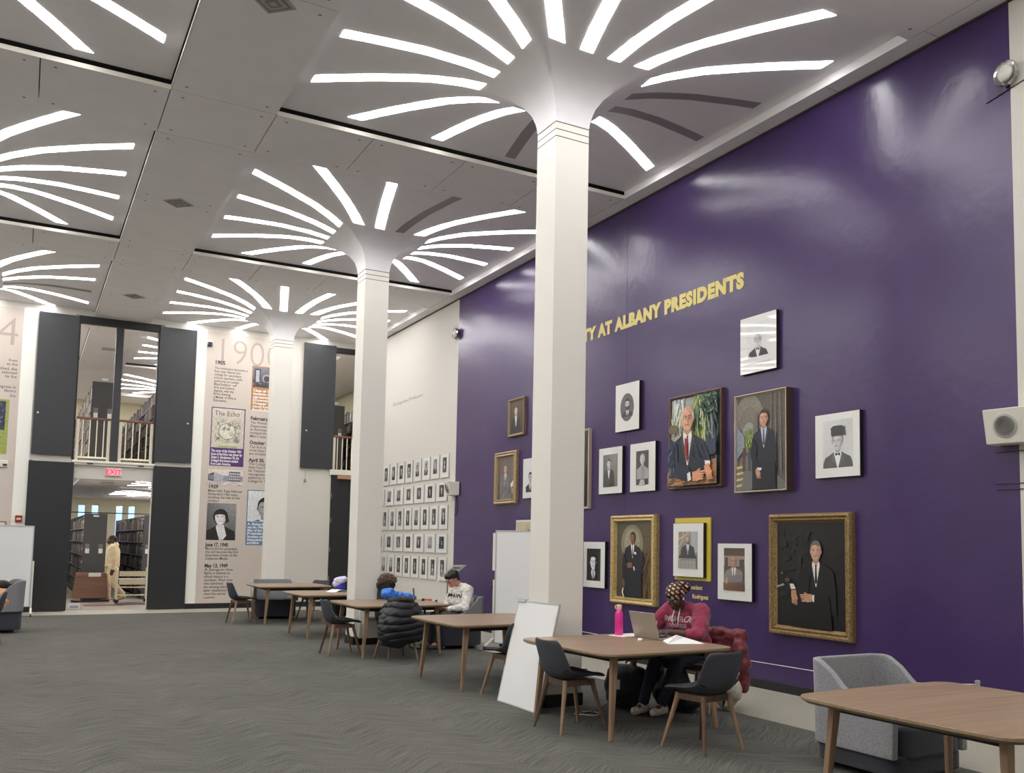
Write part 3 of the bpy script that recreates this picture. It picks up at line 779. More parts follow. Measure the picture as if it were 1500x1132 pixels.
# 16 hidden behind column
r, z = photo_frame(13.54, 2.31, .60, .66, 'white matted photo half hidden by the nearest column, at its left edge')
A = Art(); A.rect(0, 0, .38, .46, GY(226)); bust(A, .15, .24, .17, GY(180), GY(30), GY(24), GY(220), GY(20), 0, 0, .38, 'short'); art_obj(A, r, .11, .10, z)
# 10 current president: yellow backing board and frame
r = empty('yellow_backing_board', WM(9.44, 1.145).to_translation(), 0, 'yellow board behind the photo of a man at a railing', 'board'); r.rotation_euler = WM(9.44, 1.145).to_euler()
MB().box(0, .70, 0, .77, 0, .02, mat('yellow_board', (214, 190, 70), .5)).build('board', r, bevel=.002)
M = WM(9.41, 1.185); M.translation.x -= .02
r, z = picture('framed_photo', M, .60, .665, .05, 'white matted photo of a bearded man behind a railing, on the yellow board')
A = Art(); A.grad(0, 0, .38, .46, (110, 104, 92), (120, 116, 100), (150, 138, 116), (170, 168, 160))
for k in range(6): A.poly([(0, .12+.05*k), (.04*k+.06, .46), (.04*k+.075, .46), (0, .10+.05*k)], (206, 188, 150) if k % 2 else (150, 140, 120))
A.rect(.26, .2, .38, .46, (168, 176, 176)); bust(A, .19, .36, .105, (206, 166, 146), (150, 140, 134), (40, 44, 58), (232, 232, 236), (110, 140, 180), .10, .04, .35, 'short', beard=(120, 110, 106), wide=1.2)
A.rect(.02, .13, .36, .16, (60, 44, 40))
for k in range(12): A.rect(.03+.028*k, 0, .042+.028*k, .13, (206, 204, 198))
art_obj(A, r, .11, .10, z)
mb = MB(); mesh_into(mb, text_mesh('Current President', .075, .002, .0012), GOLDTEXT, wall_frame(9.47, 1.035)); mesh_into(mb, text_mesh('Rodriguez', .075, .002, .0012, 'RIGHT'), GOLDTEXT, wall_frame(8.80, .925))
tag(mb.build('gold_caption'), 'two small gold lines of lettering under the yellow board', 'lettering')

# 5 colourful painting
fr = [(0, 0), (0, .055), (.012, .058), (.035, .05), (.04, .03)]
r, z = picture('painting', WM(9.54, 2.28), 1.04, 1.19, .055, 'bright painting of a bald man in glasses seated at a desk, brown wood frame', fr, fmat=BROWNFR)
w_, h_ = .96, 1.11
A = Art(); A.grad(0, 0, w_, h_, (120, 130, 110), (40, 60, 70), (190, 205, 200), (70, 90, 70))
R = random.Random(3)
A.strokes(0, .3, .28, h_, [(214, 216, 190), (150, 170, 196), (180, 190, 150), (236, 232, 214)], 60, .04, .35, rnd=R)
A.strokes(.45, .35, .80, h_, [(150, 160, 84), (196, 200, 120), (84, 110, 60), (120, 150, 130), (214, 214, 170)], 90, .03, .40, rnd=R)
A.strokes(.72, .30, w_, h_, [(60, 74, 84), (100, 116, 110), (40, 52, 60), (150, 160, 150)], 60, .03, .45, rnd=R)
A.strokes(.6, .85, w_, h_, [(40, 70, 50), (90, 130, 90), (20, 40, 44)], 50, .035, .12, 0, 1.4, rnd=R)
A.ell(.11, .72, .10, .06, (110, 100, 70))
A.poly([(0, 0), (w_, 0), (w_, .30), (.6, .26), (.3, .12), (0, .18)], (176, 128, 92)); A.strokes(0, 0, w_, .14, [(196, 150, 104), (140, 92, 66), (120, 104, 70)], 50, .02, .2, .3, .3, rnd=R)
A.poly([(.62, .30), (w_, .36), (w_, .55), (.70, .50)], (50, 60, 80))
bust(A, .42, .84, .34, (224, 170, 134), (214, 206, 190), (30, 36, 50), (236, 232, 226), (140, 40, 40), .10, .02, .78, 'bald', glasses=True, wide=.95)
A.poly([(.10, .60), (.04, .52), (.02, .30), (.10, .12), (.42, .04), (.50, .10), (.46, .22), (.24, .30), (.22, .5)], (34, 42, 62)); A.poly([(.66, .58), (.80, .44), (.88, .26), (.78, .20), (.60, .36)], (34, 42, 62))
A.strokes(.03, .12, .20, .55, [(70, 100, 140), (20, 26, 40), (130, 150, 170)], 26, .012, .12, 1.2, .5, rnd=R); A.strokes(.5, .25, .75, .55, [(24, 30, 44), (60, 80, 96)], 16, .012, .12, 2.2, .4, rnd=R)
A.poly([(.44, .14), (.50, .16), (.52, .06), (.45, .04)], (232, 230, 226)); A.poly([(.78, .28), (.88, .27), (.88, .22), (.79, .22)], (232, 230, 226))
hand(A, .64, .10, .20, (222, 156, 118), .05); hand(A, .84, .15, .17, (226, 160, 120), -1.2)
A.strokes(.34, .68, .50, .98, [(240, 196, 160), (200, 130, 96)], 14, .012, .05, 1.2, .8, rnd=R)
A.poly([(.40, .58), (.44, .58), (.45, .40), (.42, .36), (.39, .40)], (150, 48, 44))
art_obj(A, r, .04, .04, z, 'canvas')
# 6 man in cloister, deep box frame
SILV = mat('champagne_frame', (196, 180, 160), .4, metal=.3)
fr = [(0, 0), (0, .10), (.012, .10), (.016, .075), (.022, .075)]
M = WM(8.215, 2.185)
r, z = picture('painting', M, .84, 1.125, .10, 'tall painting of a man in a dark suit standing in a vaulted cloister', fr, fmat=SILV)
MB().box(-.001, -.0005, 0, 1.125, 0, .1, SILV)
MB().box(.84, .846, .0, 1.125, 0, .098, mat('box_frame_side', (74, 56, 46), .5)).build('frame_side', r)
w_, h_ = .796, 1.08
A = Art(); A.grad(0, 0, w_, h_, (112, 106, 98), (96, 92, 92), (84, 78, 70), (96, 88, 78))
R = random.Random(8)
A.ell(.20, .74, .26, .36, (134, 126, 112)); A.ell(.20, .66, .19, .30, (120, 114, 104)); A.ell(.20, .60, .12, .18, (150, 150, 140)); A.ell(.21, .58, .085, .13, (122, 140, 76)); A.strokes(.13, .46, .29, .68, [(150, 160, 70), (90, 120, 60), (196, 190, 110)], 40, .02, .04, rnd=R)
A.poly([(0, .35), (.14, .48), (.14, .62), (0, .75)], (132, 140, 150)); A.poly([(.28, .40), (.36, .36), (.36, .9), (.28, .76)], (112, 106, 100))
A.poly([(0, 0), (w_, 0), (w_, .06), (.34, .40), (.12, .40), (0, .22)], (112, 110, 104))
for k in range(4): A.poly([(.0, .04+.07*k), (.09+.01*k, .05+.07*k), (.11+.01*k, .075+.07*k), (0, .068+.07*k)], (206, 190, 120))
for x, s_ in ((.13, 1), (.22, .9), (.28, .8)): A.ell(x, .47, .018*s_, .022*s_, (90, 60, 50)); A.poly([(x-.03*s_, .45), (x+.03*s_, .45), (x+.025*s_, .34), (x+.02*s_, .22), (x-.02*s_, .22), (x-.025*s_, .34)], (96, 60, 50) if x < .2 else (70, 74, 84))
for k in range(3): A.poly([(.56+.08*k, .2), (.58+.08*k, .2), (.58+.07*k, h_), (.57+.07*k, h_)], (118, 112, 108))
bust(A, .46, .80, .19, (206, 150, 124), (62, 44, 36), (30, 34, 46), (176, 196, 220), (110, 50, 60), 0, .27, .69, 'short', wide=.95)
A.poly([(.28, .58), (.25, .40), (.30, .24), (.40, .20), (.42, .26), (.34, .36), (.36, .5)], (26, 30, 42)); A.poly([(.34, .0), (.66, 0), (.64, .3), (.36, .3)], (26, 28, 36)); hand(A, .37, .19, .10, (206, 150, 124), -1.3); A.poly([(.36, .25), (.44, .24), (.42, .21), (.37, .225)], (226, 226, 232))
art_obj(A, r, .022, .022, z, 'canvas')
# 8 big gilt portrait
fr = [(0, 0), (0, .05), (.012, .08), (.035, .085), (.05, .06), (.07, .075), (.085, .05), (.10, .035)]
r, z = picture('painting', WM(7.68, .63), 1.165, 1.30, .085, 'large dark portrait of a seated man in an antique gilt frame, lowest on the right', fr, fmat=OLDGOLD)
w_, h_ = .965, 1.10
A = Art(); A.grad(0, 0, w_, h_, (16, 16, 16), (14, 14, 14), (30, 30, 30), (22, 22, 22)); R = random.Random(2)
A.strokes(.05, .3, .5, 1.0, [(30, 30, 30), (36, 34, 32), (24, 24, 26)], 40, .06, .16, .6, 1, rnd=R)
A.poly([(0, .42), (.10, .45), (.12, .43), (0, .40)], (150, 146, 138)); A.ell(.08, .56, .02, .015, (90, 86, 82)); A.ell(.16, .49, .04, .02, (92, 70, 62))
bust(A, .575, .80, .21, (200, 156, 130), (110, 100, 92), (20, 20, 22), (222, 220, 214), (18, 18, 20), .15, .25, .90, 'short', lapel=False, wide=1.15)
A.poly([(.36, .62), (.30, .42), (.22, .46), (.20, .38), (.34, .34), (.46, .3), (.5, .55)], (20, 20, 22)); A.poly([(.2, .0), (.8, 0), (.76, .34), (.3, .32)], (13, 13, 14))
A.poly([(.20, .45), (.26, .45), (.29, .40), (.22, .39)], (216, 214, 208)); hand(A, .265, .32, .13, (190, 140, 112), -1.45); A.poly([(.50, .335), (.56, .35), (.555, .27), (.51, .29)], (216, 214, 208)); hand(A, .46, .31, .14, (196, 146, 118), .05, -1)
art_obj(A, r, .10, .10, z, 'canvas')
# 9 gold standing portrait
fr = [(0, 0), (0, .05), (.012, .09), (.03, .095), (.05, .07), (.075, .08), (.085, .05), (.095, .03)]
r, z = picture('painting', WM(10.835, .77), 1.04, 1.205, .09, 'portrait of a standing man in a dark suit, wide bright gold frame', fr, fmat=GOLD)
w_, h_ = .85, 1.015
A = Art(); A.grad(0, 0, w_, h_, (70, 60, 44), (96, 74, 44), (84, 88, 76), (100, 88, 66)); A.ell(.36, .72, .26, .26, (138, 132, 104)); A.ell(.36, .74, .18, .19, (160, 152, 122)); A.strokes(.45, 0, w_, .6, [(110, 84, 50), (84, 64, 40), (60, 50, 36)], 30, .05, .25, rnd=R)
bust(A, .39, .80, .155, (128, 84, 64), (40, 32, 30), (30, 32, 38), (228, 226, 226), (120, 34, 40), .0, .12, .70, 'short', wide=1.2)
A.poly([(.2, 0), (.62, 0), (.60, .4), (.22, .4)], (26, 28, 34)); A.poly([(.18, .62), (.15, .40), (.17, .22), (.24, .2), (.27, .44)], (28, 30, 36)); A.poly([(.60, .64), (.68, .46), (.58, .36), (.40, .40), (.42, .46), (.54, .47)], (34, 36, 42))
hand(A, .34, .43, .11, (128, 84, 64), .1, -1); A.poly([(.42, .42), (.45, .41), (.46, .36), (.43, .37)], (230, 228, 226)); hand(A, .19, .19, .09, (120, 78, 60), -1.4); A.poly([(.17, .12), (.20, .12), (.18, .06), (.22, .0), (.19, .0), (.155, .06)], (222, 220, 216)); A.poly([(.44, .61), (.49, .61), (.5, .58), (.45, .58)], (232, 232, 232))
art_obj(A, r, .095, .095, z, 'canvas')
# 13 behind column: dark painting with silver frame
fr = [(0, 0), (0, .05), (.01, .06), (.02, .045), (.03, .05), (.036, .03)]
r, z = picture('painting', WM(12.3, 2.09), .82, 1.19, .06, 'dark painting in a pale silver frame, mostly behind the nearest column', fr, fmat=SILV)
A = Art(); A.grad(0, 0, .748, 1.118, (30, 34, 30), (40, 44, 38), (44, 46, 40), (60, 58, 48)); A.strokes(0, 0, .7, 1.07, [(40, 44, 38), (56, 56, 46), (28, 30, 30)], 30, .08, .3, rnd=R); bust(A, .3, .75, .22, (150, 120, 100), GY(50), GY(26), GY(200), GY(30), 0, 0, .7); art_obj(A, r, .036, .036, z, 'canvas')
# 14, 15
fr = [(0, 0), (0, .05), (.015, .06), (.035, .045), (.05, .03)]
r, z = picture('painting', WM(14.14, 3.385), .59, .645, .06, 'small dark portrait of an old man, highest picture left of the nearest column', fr, fmat=mat('dull_gilt', (140, 120, 92), .45, metal=.4, noise=.25, nscale=50))
A = Art(); A.grad(0, 0, .49, .545, (66, 54, 44), (58, 48, 40), (92, 78, 62), (84, 70, 58)); bust(A, .22, .38, .15, (206, 168, 140), (190, 180, 168), (34, 34, 40), (216, 212, 204), None, 0, 0, .49, 'bald'); art_obj(A, r, .05, .05, z, 'canvas')
fr = [(0, 0), (0, .05), (.02, .075), (.045, .06), (.07, .07), (.085, .03)]
r, z = picture('painting', WM(14.60, 2.24), .81, .905, .075, 'portrait of a grey suited man in a gilt frame left of the nearest column', fr, fmat=mat('pale_gilt', (170, 148, 108), .42, metal=.4, noise=.3, nscale=50))
A = Art(); A.grad(0, 0, .64, .735, (96, 84, 80), (104, 92, 86), (112, 98, 92), (120, 104, 98)); bust(A, .29, .52, .145, (212, 172, 148), (150, 140, 134), (112, 112, 114), (226, 222, 214), (70, 66, 70), 0, .02, .62, 'bald', glasses=True, wide=1.25); A.poly([(.50, .25), (.60, .32), (.60, .22), (.52, .18)], (226, 222, 214)); hand(A, .56, .16, .1, (206, 166, 140), -1.2); A.strokes(.05, .0, .6, .3, [(126, 124, 122), (96, 96, 98), (180, 170, 150)], 24, .012, .14, 1.3, .4, rnd=R); art_obj(A, r, .085, .085, z, 'canvas')
# 17 cream picture behind whiteboard, 18 white frame edge
r, z = photo_frame(13.76, 1.30, .62, .66, 'cream framed picture peeping over the rolling whiteboard')
A = Art(); A.rect(0, 0, .56, .60, (206, 192, 158)); A.ell(.40, .42, .12, .14, (190, 176, 140)); bust(A, .42, .40, .14, (180, 150, 120), GY(80), GY(60), GY(200), None, 0, 0, .56); art_obj(A, r, .03, .03, z)
r, z = photo_frame(14.62, 1.09, .60, .66, 'white framed picture whose edge shows left of the rolling whiteboard')

# gold heading
me = text_mesh('UNIVERSITY AT ALBANY PRESIDENTS', .26, .002, .0175, spacing=1.13)
me2 = text_mesh('TY AT ALBANY PRESIDENTS', .26, .002, .0175, spacing=1.13)
wv = lambda m_: (min(v.co.x for v in m_.vertices), max(v.co.x for v in m_.vertices))
hv = max(v.co.y for v in me.vertices)
a0, a1 = wv(me); b0, b1 = wv(me2)
sx = 3.62/(b1-b0); sy = .185/hv
M = wall_frame(8.155+a1*sx, 4.625, 7.216) @ Matrix.Diagonal((sx, sy, 1, 1))
mb = MB(); mesh_into(mb, me, GOLDTEXT, M)
tag(mb.build('gold_heading'), 'large gold capital lettering across the purple wall', 'lettering')
# thin heading on white wall
me = text_mesh('Distinguished Professors', .15, .001, -.0012); a0, a1 = wv(me)
mb = MB(); mesh_into(mb, me, mat('grey_lettering', (110, 108, 104), .6), wall_frame(20.06, 4.655) @ Matrix.Diagonal((1.80/(a1-a0), .75, 1, 1)))
tag(mb.build('grey_heading'), 'thin grey lettering on the white wall over the faculty photos', 'lettering')

# faculty photo grid: five rows
FR = mat('pale_frame', (178, 174, 166), .5); ORD = ['first', 'second', 'third', 'fourth', 'fifth', 'sixth', 'seventh', 'eighth', 'ninth', 'tenth']
rows = [('top row', 16.72, 2.85, .40, .475, 11, .30), ('second row', 16.78, 2.385, .52, .38, 8, .24), ('middle row', 16.72, 1.83, .40, .475, 11, .32), ('fourth row', 16.72, 1.36, .52, .38, 8, .24), ('bottom row', 16.72, .82, .40, .46, 11, .32)]
R = random.Random(21)
for rn, yr, zl, pw, ph, n, ih in rows:
    pitch = {.40: .50, .52: .575}[pw] if True else 0
    pitch = pw+.085
    for k in range(n):
        yhi = yr+pw+k*pitch
        if yhi > 21.6: break
        pos = 'rightmost' if k == 0 else ORD[k]+' from the right'
        M = WM(yhi, zl)
        r = empty('faculty_photo', M.to_translation(), 0, 'small white matted faculty photo, %s in the %s' % (pos, rn), 'picture', 'faculty photos on the white wall'); r.rotation_euler = M.to_euler()
        MB().box(0, pw, 0, ph, 0, .02, FR).box(.004, pw-.004, .004, ph-.004, .02, .022, mat('mat_board', (236, 236, 230), .35)).build('frame', r)
        iw = .19 if pw < .5 else .24; ih = min(ih, ph-.12); x0 = (pw-iw)/2; y0_ = (ph-ih)/2+.015
        A = Art(); g = R.choice([40, 60, 90, 130, 160]); A.grad(0, 0, iw, ih, GY(g), GY(g+20), GY(g+30), GY(g-10)); s_ = ih*.34
        bust(A, iw*R.uniform(.42, .58), ih*.64, s_, GY(R.choice([150, 180, 200])), GY(R.choice([30, 60, 120])), GY(R.choice([20, 40, 70, 120])), GY(220), GY(50), 0, 0, iw, 'short', lapel=False)
        if (rn, k) == ('fourth row', 0): A.strokes(0, 0, iw, ih, [(40, 50, 84), (60, 74, 110)], 12, .05, .08)
        A.build('photo', r, Matrix.Translation((x0, y0_, .0225)))
        # caption mark in the mat
# ------------------------------------------------------------------ timeline graphics on the back wall
PX = lambda x, z, y=YB-.008: back_frame(x, z, y)
r = empty('timeline_panel', (3.46, YB, .12), 0, 'tall pinkish timeline panel with dates and photos behind the farthest column', 'panel')
r_o = r
def bpart(name, parent, items, base):
    mb = MB()
    for (txt, x, zt, size, bold, mt, w_max, align) in items:
        me = text_mesh(txt, size, .0004, bold, align)
        xs = [v.co.x for v in me.vertices]
        k = 1.0
        if w_max: k = w_max/(max(xs)-min(xs))
        mesh_into(mb, me, mt, Matrix(((k, 0, 0, x-base[0]), (0, 0, -1, -.008), (0, 1, 0, zt-base[1]), (0, 0, 0, 1))))
    return mb.build(name, parent)
MB().box(0, 1.55, -.006, 0, 0, 6.2, BEIGEWALL).build('backing', r)
INK = mat('dark_ink', (66, 60, 58), .6); FAINT = mat('faint_ink', (172, 158, 152), .6); TINK = mat('text_ink', (98, 90, 86), .6); WINK = mat('white_ink', (240, 236, 236), .6)
b0_ = (3.46, .12)
it = [('1905', 3.65, 5.585, .125, .004, INK, .21, 'LEFT')]
for k, t in enumerate(['The institution becomes a', 'four-year liberal arts', 'college for secondary', 'school teachers, with', 'authority to confer', 'Bachelor of', 'Arts and Science', 'degrees, with the', 'first being', 'a Master of Arts in', 'Education.']): it.append((t, 3.65, 5.47-.075*k, .082, .0006, TINK, [.74, .58, .6, .62, .56, .5, .46, .44, .38, .5, .3][k], 'LEFT'))
it.append(('1929', 3.63, 2.725, .12, .004, INK, .2, 'LEFT'))
for k, t in enumerate(['Milne Hall, Page Hall and', 'Richardson Hall open,', 'doubling the size of the', 'campus.']): it.append((t, 3.63, 2.64-.075*k, .082, .0006, TINK, [.74, .66, .7, .26][k], 'LEFT'))
it.append(('June 17, 1940', 3.63, 1.40, .12, .004, INK, .50, 'LEFT'))
for k, t in enumerate(['Marcia Brown graduates.', 'She will become the first', 'three-time winner of the', 'Caldecott Medal.']): it.append((t, 3.63, 1.325-.075*k, .082, .0006, TINK, [.70, .72, .70, .5][k], 'LEFT'))
it.append(('May 13, 1949', 3.63, .925, .12, .004, INK, .50, 'LEFT'))
for k, t in enumerate(['A penguin-like', 'figure, is selected as', 'school mascot in a', 'contest. Paul was', 'who submitted', 'the winning selection,', 'later explained he', 'cited the animal', 'a pedwin.']): it.append((t, 3.63, .85-.078*k, .082, .0006, TINK, [.62, .56, .52, .62, .42, .62, .6, .48, .26][k], 'LEFT'))
it.append(('February', 4.50, 4.36, .115, .004, INK, .40, 'LEFT'))
for k, t in enumerate(['The Women', 'Department', 'is formed', 'instead the', 'Men\'s team']): it.append((t, 4.5, 4.27-.08*k, .085, .0006, TINK, .40, 'LEFT'))
it.append(('October 2', 4.5, 3.79, .115, .004, INK, .42, 'LEFT'))
for k, t in enumerate(['The first iss', 'of the State C', 'are circulate']): it.append((t, 4.5, 3.70-.08*k, .085, .0006, TINK, .40, 'LEFT'))
it.append(('April 30,', 4.5, 3.38, .115, .004, INK, .36, 'LEFT'))
for k, t in enumerate(['The College', 'New York St', 'for Teachers', 'recognized', 'authority to', 'College for T']): it.append((t, 4.5, 3.30-.08*k, .085, .0006, TINK, .40, 'LEFT'))
bpart('lettering', r, it, b0_)
bpart('faint_year', r, [('1900', 3.62, 5.62, .85, -.012, FAINT, 1.35, 'LEFT')], b0_)
def bart(A, name, x, z, parent=r, base=b0_, y=-.0085):
    return A.build(name, parent, Matrix(((1, 0, 0, x-base[0]), (0, 0, -1, y), (0, 1, 0, z-base[1]), (0, 0, 0, 1))))
# tan box with photo
A = Art(); A.rect(0, 0, .62, 1.04, (176, 130, 84)); A.grad(.02, .54, .62, 1.02, (60, 62, 70), (70, 70, 78), (130, 128, 132), (120, 116, 120)); R = random.Random(4)
A.rect(.06, .62, .20, .98, (70, 72, 80)); A.rect(.09, .66, .17, .94, (170, 172, 178)); A.ell(.34, .76, .10, .10, (150, 152, 160)); A.ell(.34, .75, .07, .07, (70, 60, 72)); A.strokes(.02, .54, .6, .7, [(40, 44, 52), (120, 124, 130), (80, 60, 70)], 30, .03, .06, 0, .6, rnd=R)
bart(A, 'tan_picture_box', 4.49, 4.60)
# generic drawing in a purple box
A = Art(); A.rect(0, 0, .75, 1.35, (84, 50, 110)); A.grad(.02, .42, .73, 1.33, (206, 200, 180), (196, 192, 176), (206, 198, 184), (200, 190, 180))
dk = (84, 86, 84)
def ring(A, cx, cy, r_, w_, col): A.poly([(cx+(r_)*math.cos(q), cy+r_*math.sin(q)) for q in [2*PI*j/28 for j in range(29)]]+[(cx+(r_-w_)*math.cos(q), cy+(r_-w_)*math.sin(q)) for q in [2*PI*j/28 for j in range(28, -1, -1)]], col)
A.ell(.36, .80, .17, .20, (216, 214, 196)); ring(A, .36, .80, .19, .012, dk)
for k in range(9): A.ell(.14+R.uniform(0, .46), .56+R.uniform(0, .46), .03, .045, (150, 148, 136), R.uniform(0, 3)); ring(A, .12+R.uniform(0, .5), .58+R.uniform(0, .5), .04, .008, dk)
A.strokes(.08, .52, .66, 1.1, [dk, (120, 120, 112)], 50, .007, .10, 0, 3, rnd=R); A.rect(.16, .46, .60, .54, (206, 204, 170))
bart(A, 'purple_picture_box', 3.63, 3.24)
it = [(t, 3.66, 3.56-.075*k, .085, .002, WINK, [.66, .68, .62, .60, .44][k], 'LEFT') for k, t in enumerate(['The cover of the October 1901', 'issue of the Echo was drawn by', 'Xavier S. Abrahamson \'03, the', 'College\'s first known student', 'from Latin America.'])]
o = bpart('white_caption', r, it, b0_); o.location.y = -.0025
o = bpart('lettering', r, [('The Echo', 3.70, 4.40, .16, -.001, INK, .55, 'LEFT')], b0_); o.location.y = -.0025
it = [(t, 4.53, 5.03-.075*k, .085, .002, WINK, .5, 'LEFT') for k, t in enumerate(['Class of 1908', 'students were', 'representatives', 'Downtown', 'Draper and', 'moved from old', 'building.'])]
o = bpart('white_caption', r, it, b0_); o.location.y = -.0025
# building engraving
A = Art(); A.rect(0, 0, .76, .36, (222, 208, 198)); A.poly([(.0, .10), (.0, .24), (.12, .29), (.34, .22), (.34, .07), (.2, .06)], (176, 174, 184)); A.poly([(0, .10), (0, .24), (.12, .29), (.12, .09)], (80, 80, 96))
A.rect(.33, .09, .76, .22, (150, 150, 162)); A.rect(.45, .10, .70, .32, (110, 112, 130))
for k in range(6):
    for j in range(3): A.rect(.465+.04*k, .13+.06*j, .485+.04*k, .165+.06*j, (226, 220, 220))
for k in range(5): A.rect(.02+.02*k, .12, .03+.02*k, .23, (170, 170, 180))
A.strokes(0, 0, .76, .08, [(130, 130, 150), (190, 184, 190)], 20, .008, .2, 0, .1, rnd=R); bart(A, 'building_engraving', 3.62, 2.80)
# woman photo
A = Art(); A.grad(0, 0, .64, .84, GY(60), GY(84), GY(110), GY(150)); bust(A, .30, .52, .36, GY(224), GY(34), GY(34), GY(214), None, 0, 0, .64, 'long', turn=-.6, lapel=False); A.poly([(.22, .34), (.38, .34), (.44, .1), (.36, 0), (.32, .02), (.26, .12)], GY(220)); bart(A, 'portrait_photo', 3.63, 1.545)
# blue box
A = Art(); A.rect(0, 0, .62, 1.28, (96, 132, 164)); A.rect(.02, .55, .62, 1.26, (214, 216, 216)); bust(A, .42, .86, .48, (150, 152, 156), GY(24), GY(30), GY(226), GY(40), .56, .02, .62, 'short', lapel=False); bart(A, 'blue_picture_box', 4.50, 1.44)
it = [(t, 4.53, 1.90-.072*k, .082, .002, WINK, [.36, .36, .4, .4, .4, .4, .28][k], 'LEFT') for k, t in enumerate(['A. Richard', 'was the 1946', 'Man of the Y', 'President', 'Student and', 'Association', 'and fellow'])]
o = bpart('blue_caption', r, it, b0_); o.location.y = -.0025
# left timeline panel
r = empty('timeline_panel', (-3.4, YB, .12), 0, 'tall pinkish timeline panel with a green picture at the left edge', 'panel')
MB().box(0, 3.21, -.006, 0, 0, 6.2, BEIGEWALL).build('backing', r)
b1_ = (-3.4, .12)
it = [(t, -.25, z_, .082, .0006, TINK, None, 'RIGHT') for t, z_ in [('from', 5.18), ('at the', 5.10), ('established, the', 5.0), ('selected', 4.92), ('by the', 4.84), ('degrees in', 4.62), ('library', 4.54), ('the', 4.44)]]
it += [(t, -.9, z_, .082, .0006, TINK, None, 'RIGHT') for t, z_ in [('students', 5.18), ('campus', 5.1)]]
bpart('lettering', r, it, b1_); bpart('faint_year', r, [('1844', -.24, 5.52, .85, -.008, FAINT, None, 'RIGHT')], b1_)
A = Art(); A.rect(0, 0, 1.2, 1.14, (150, 160, 80)); A.rect(.04, .50, 1.14, 1.10, (50, 54, 76)); A.strokes(.04, .5, 1.14, 1.1, [(90, 92, 120), (30, 34, 50), (130, 128, 150)], 60, .03, .08, 0, 2, rnd=R); bart(A, 'green_picture_box', -1.55, 3.24, r, b1_)
# ================================================================== FURNITURE
TZ = .70
def rrect(w_, d_, rad, bow=.0, n=7):
    P = []
    for cx, cy, a in ((w_/2-rad, d_/2-rad, 0), (-w_/2+rad, d_/2-rad, PI/2), (-w_/2+rad, -d_/2+rad, PI), (w_/2-rad, -d_/2+rad, 1.5*PI)):
        for k in range(n): t = a+PI/2*k/(n-1); P.append((cx+rad*math.cos(t), cy+rad*math.sin(t)))
    Q = []
    for i, (a, b) in enumerate(zip(P, P[1:]+P[:1])):
        Q.append(a)
        L = math.hypot(b[0]-a[0], b[1]-a[1])
        if L > rad:
            for k in range(1, 10):
                t = k/10; m_ = bow*4*t*(1-t); nx, ny = (b[1]-a[1])/L, -(b[0]-a[0])/L
                Q.append((a[0]+(b[0]-a[0])*t+nx*m_, a[1]+(b[1]-a[1])*t+ny*m_))
    return Q
TW, TD = 1.36, 1.42
UNDER = mat('dark_underframe', (40, 36, 34), .6)
OAKEDGE = mat_wood('oak_edge', (150, 128, 98), .8, 1, 0, .4)
tproto = None
def table(x, y, rz, label, legm=OAKLEG):
    global tproto
    if tproto is None:
        r = empty('work_table', (0, 0, 0))
        P = rrect(TW, TD, .13, .02)
        q = MB(); sh = lambda k: [(px*(1-k), py*(1-k)) for px, py in P]
        q.rings([[(a, b, z) for a, b in sh(k)] for k, z in ((.035, TZ-.036), (.0, TZ-.018), (0, TZ-.004))], OAKEDGE, cap=True)
        q.rings([[(a, b, z) for a, b in sh(k)] for k, z in ((0, TZ-.004), (.003, TZ))], OAK, cap=True)
        q.build('tabletop', r, smooth='auto')
        q = MB(); q.box(-.5, .5, -.50, -.46, TZ-.085, TZ-.036, UNDER); q.box(-.5, .5, .46, .50, TZ-.085, TZ-.036, UNDER); q.box(-.50, -.46, -.5, .5, TZ-.085, TZ-.036, UNDER); q.box(.46, .50, -.5, .5, TZ-.085, TZ-.036, UNDER)
        q.box(-.04, .04, -.5, .5, TZ-.08, TZ-.036, UNDER); q.build('underframe', r)
        for sx in (-1, 1):
            for sy in (-1, 1):
                q = MB(); top = Vector((sx*.50, sy*.54, TZ-.036)); bot = Vector((sx*.555, sy*.585, 0))
                rr = []
                for t, a, b in ((0, .030, .024), (.15, .029, .023), (1, .017, .014)):
                    c = top.lerp(bot, t); rr.append([(c.x+dx*a, c.y+dy*b, c.z) for dx, dy in ((-1, -1), (1, -1), (1, 1), (-1, 1))])
                q.rings(rr, OAKLEG); q.build('leg', r, bevel=.007)
        tproto = r; o = r
    else: o = copy_tree(tproto)
    o.location = (x, y, 0); o.rotation_euler.z = rz
    return tag(o, label, 'table', 'oak work tables down the hall')
table(4.64, 3.36, 0, 'oak table in the bottom right corner in front of the light grey armchair')
table(4.68, 6.86, math.radians(2), 'oak table where the woman in the headwrap works on her laptop')
table(4.66, 9.62, 0, 'oak table behind the leaning whiteboard, nothing on top')
table(4.60, 12.70, 0, 'oak table with the blue bag on it')
table(4.58, 15.40, 0, 'oak table with open papers beside the blue and white bag')
table(4.56, 18.28, 0, 'oak table nearest the timeline wall')

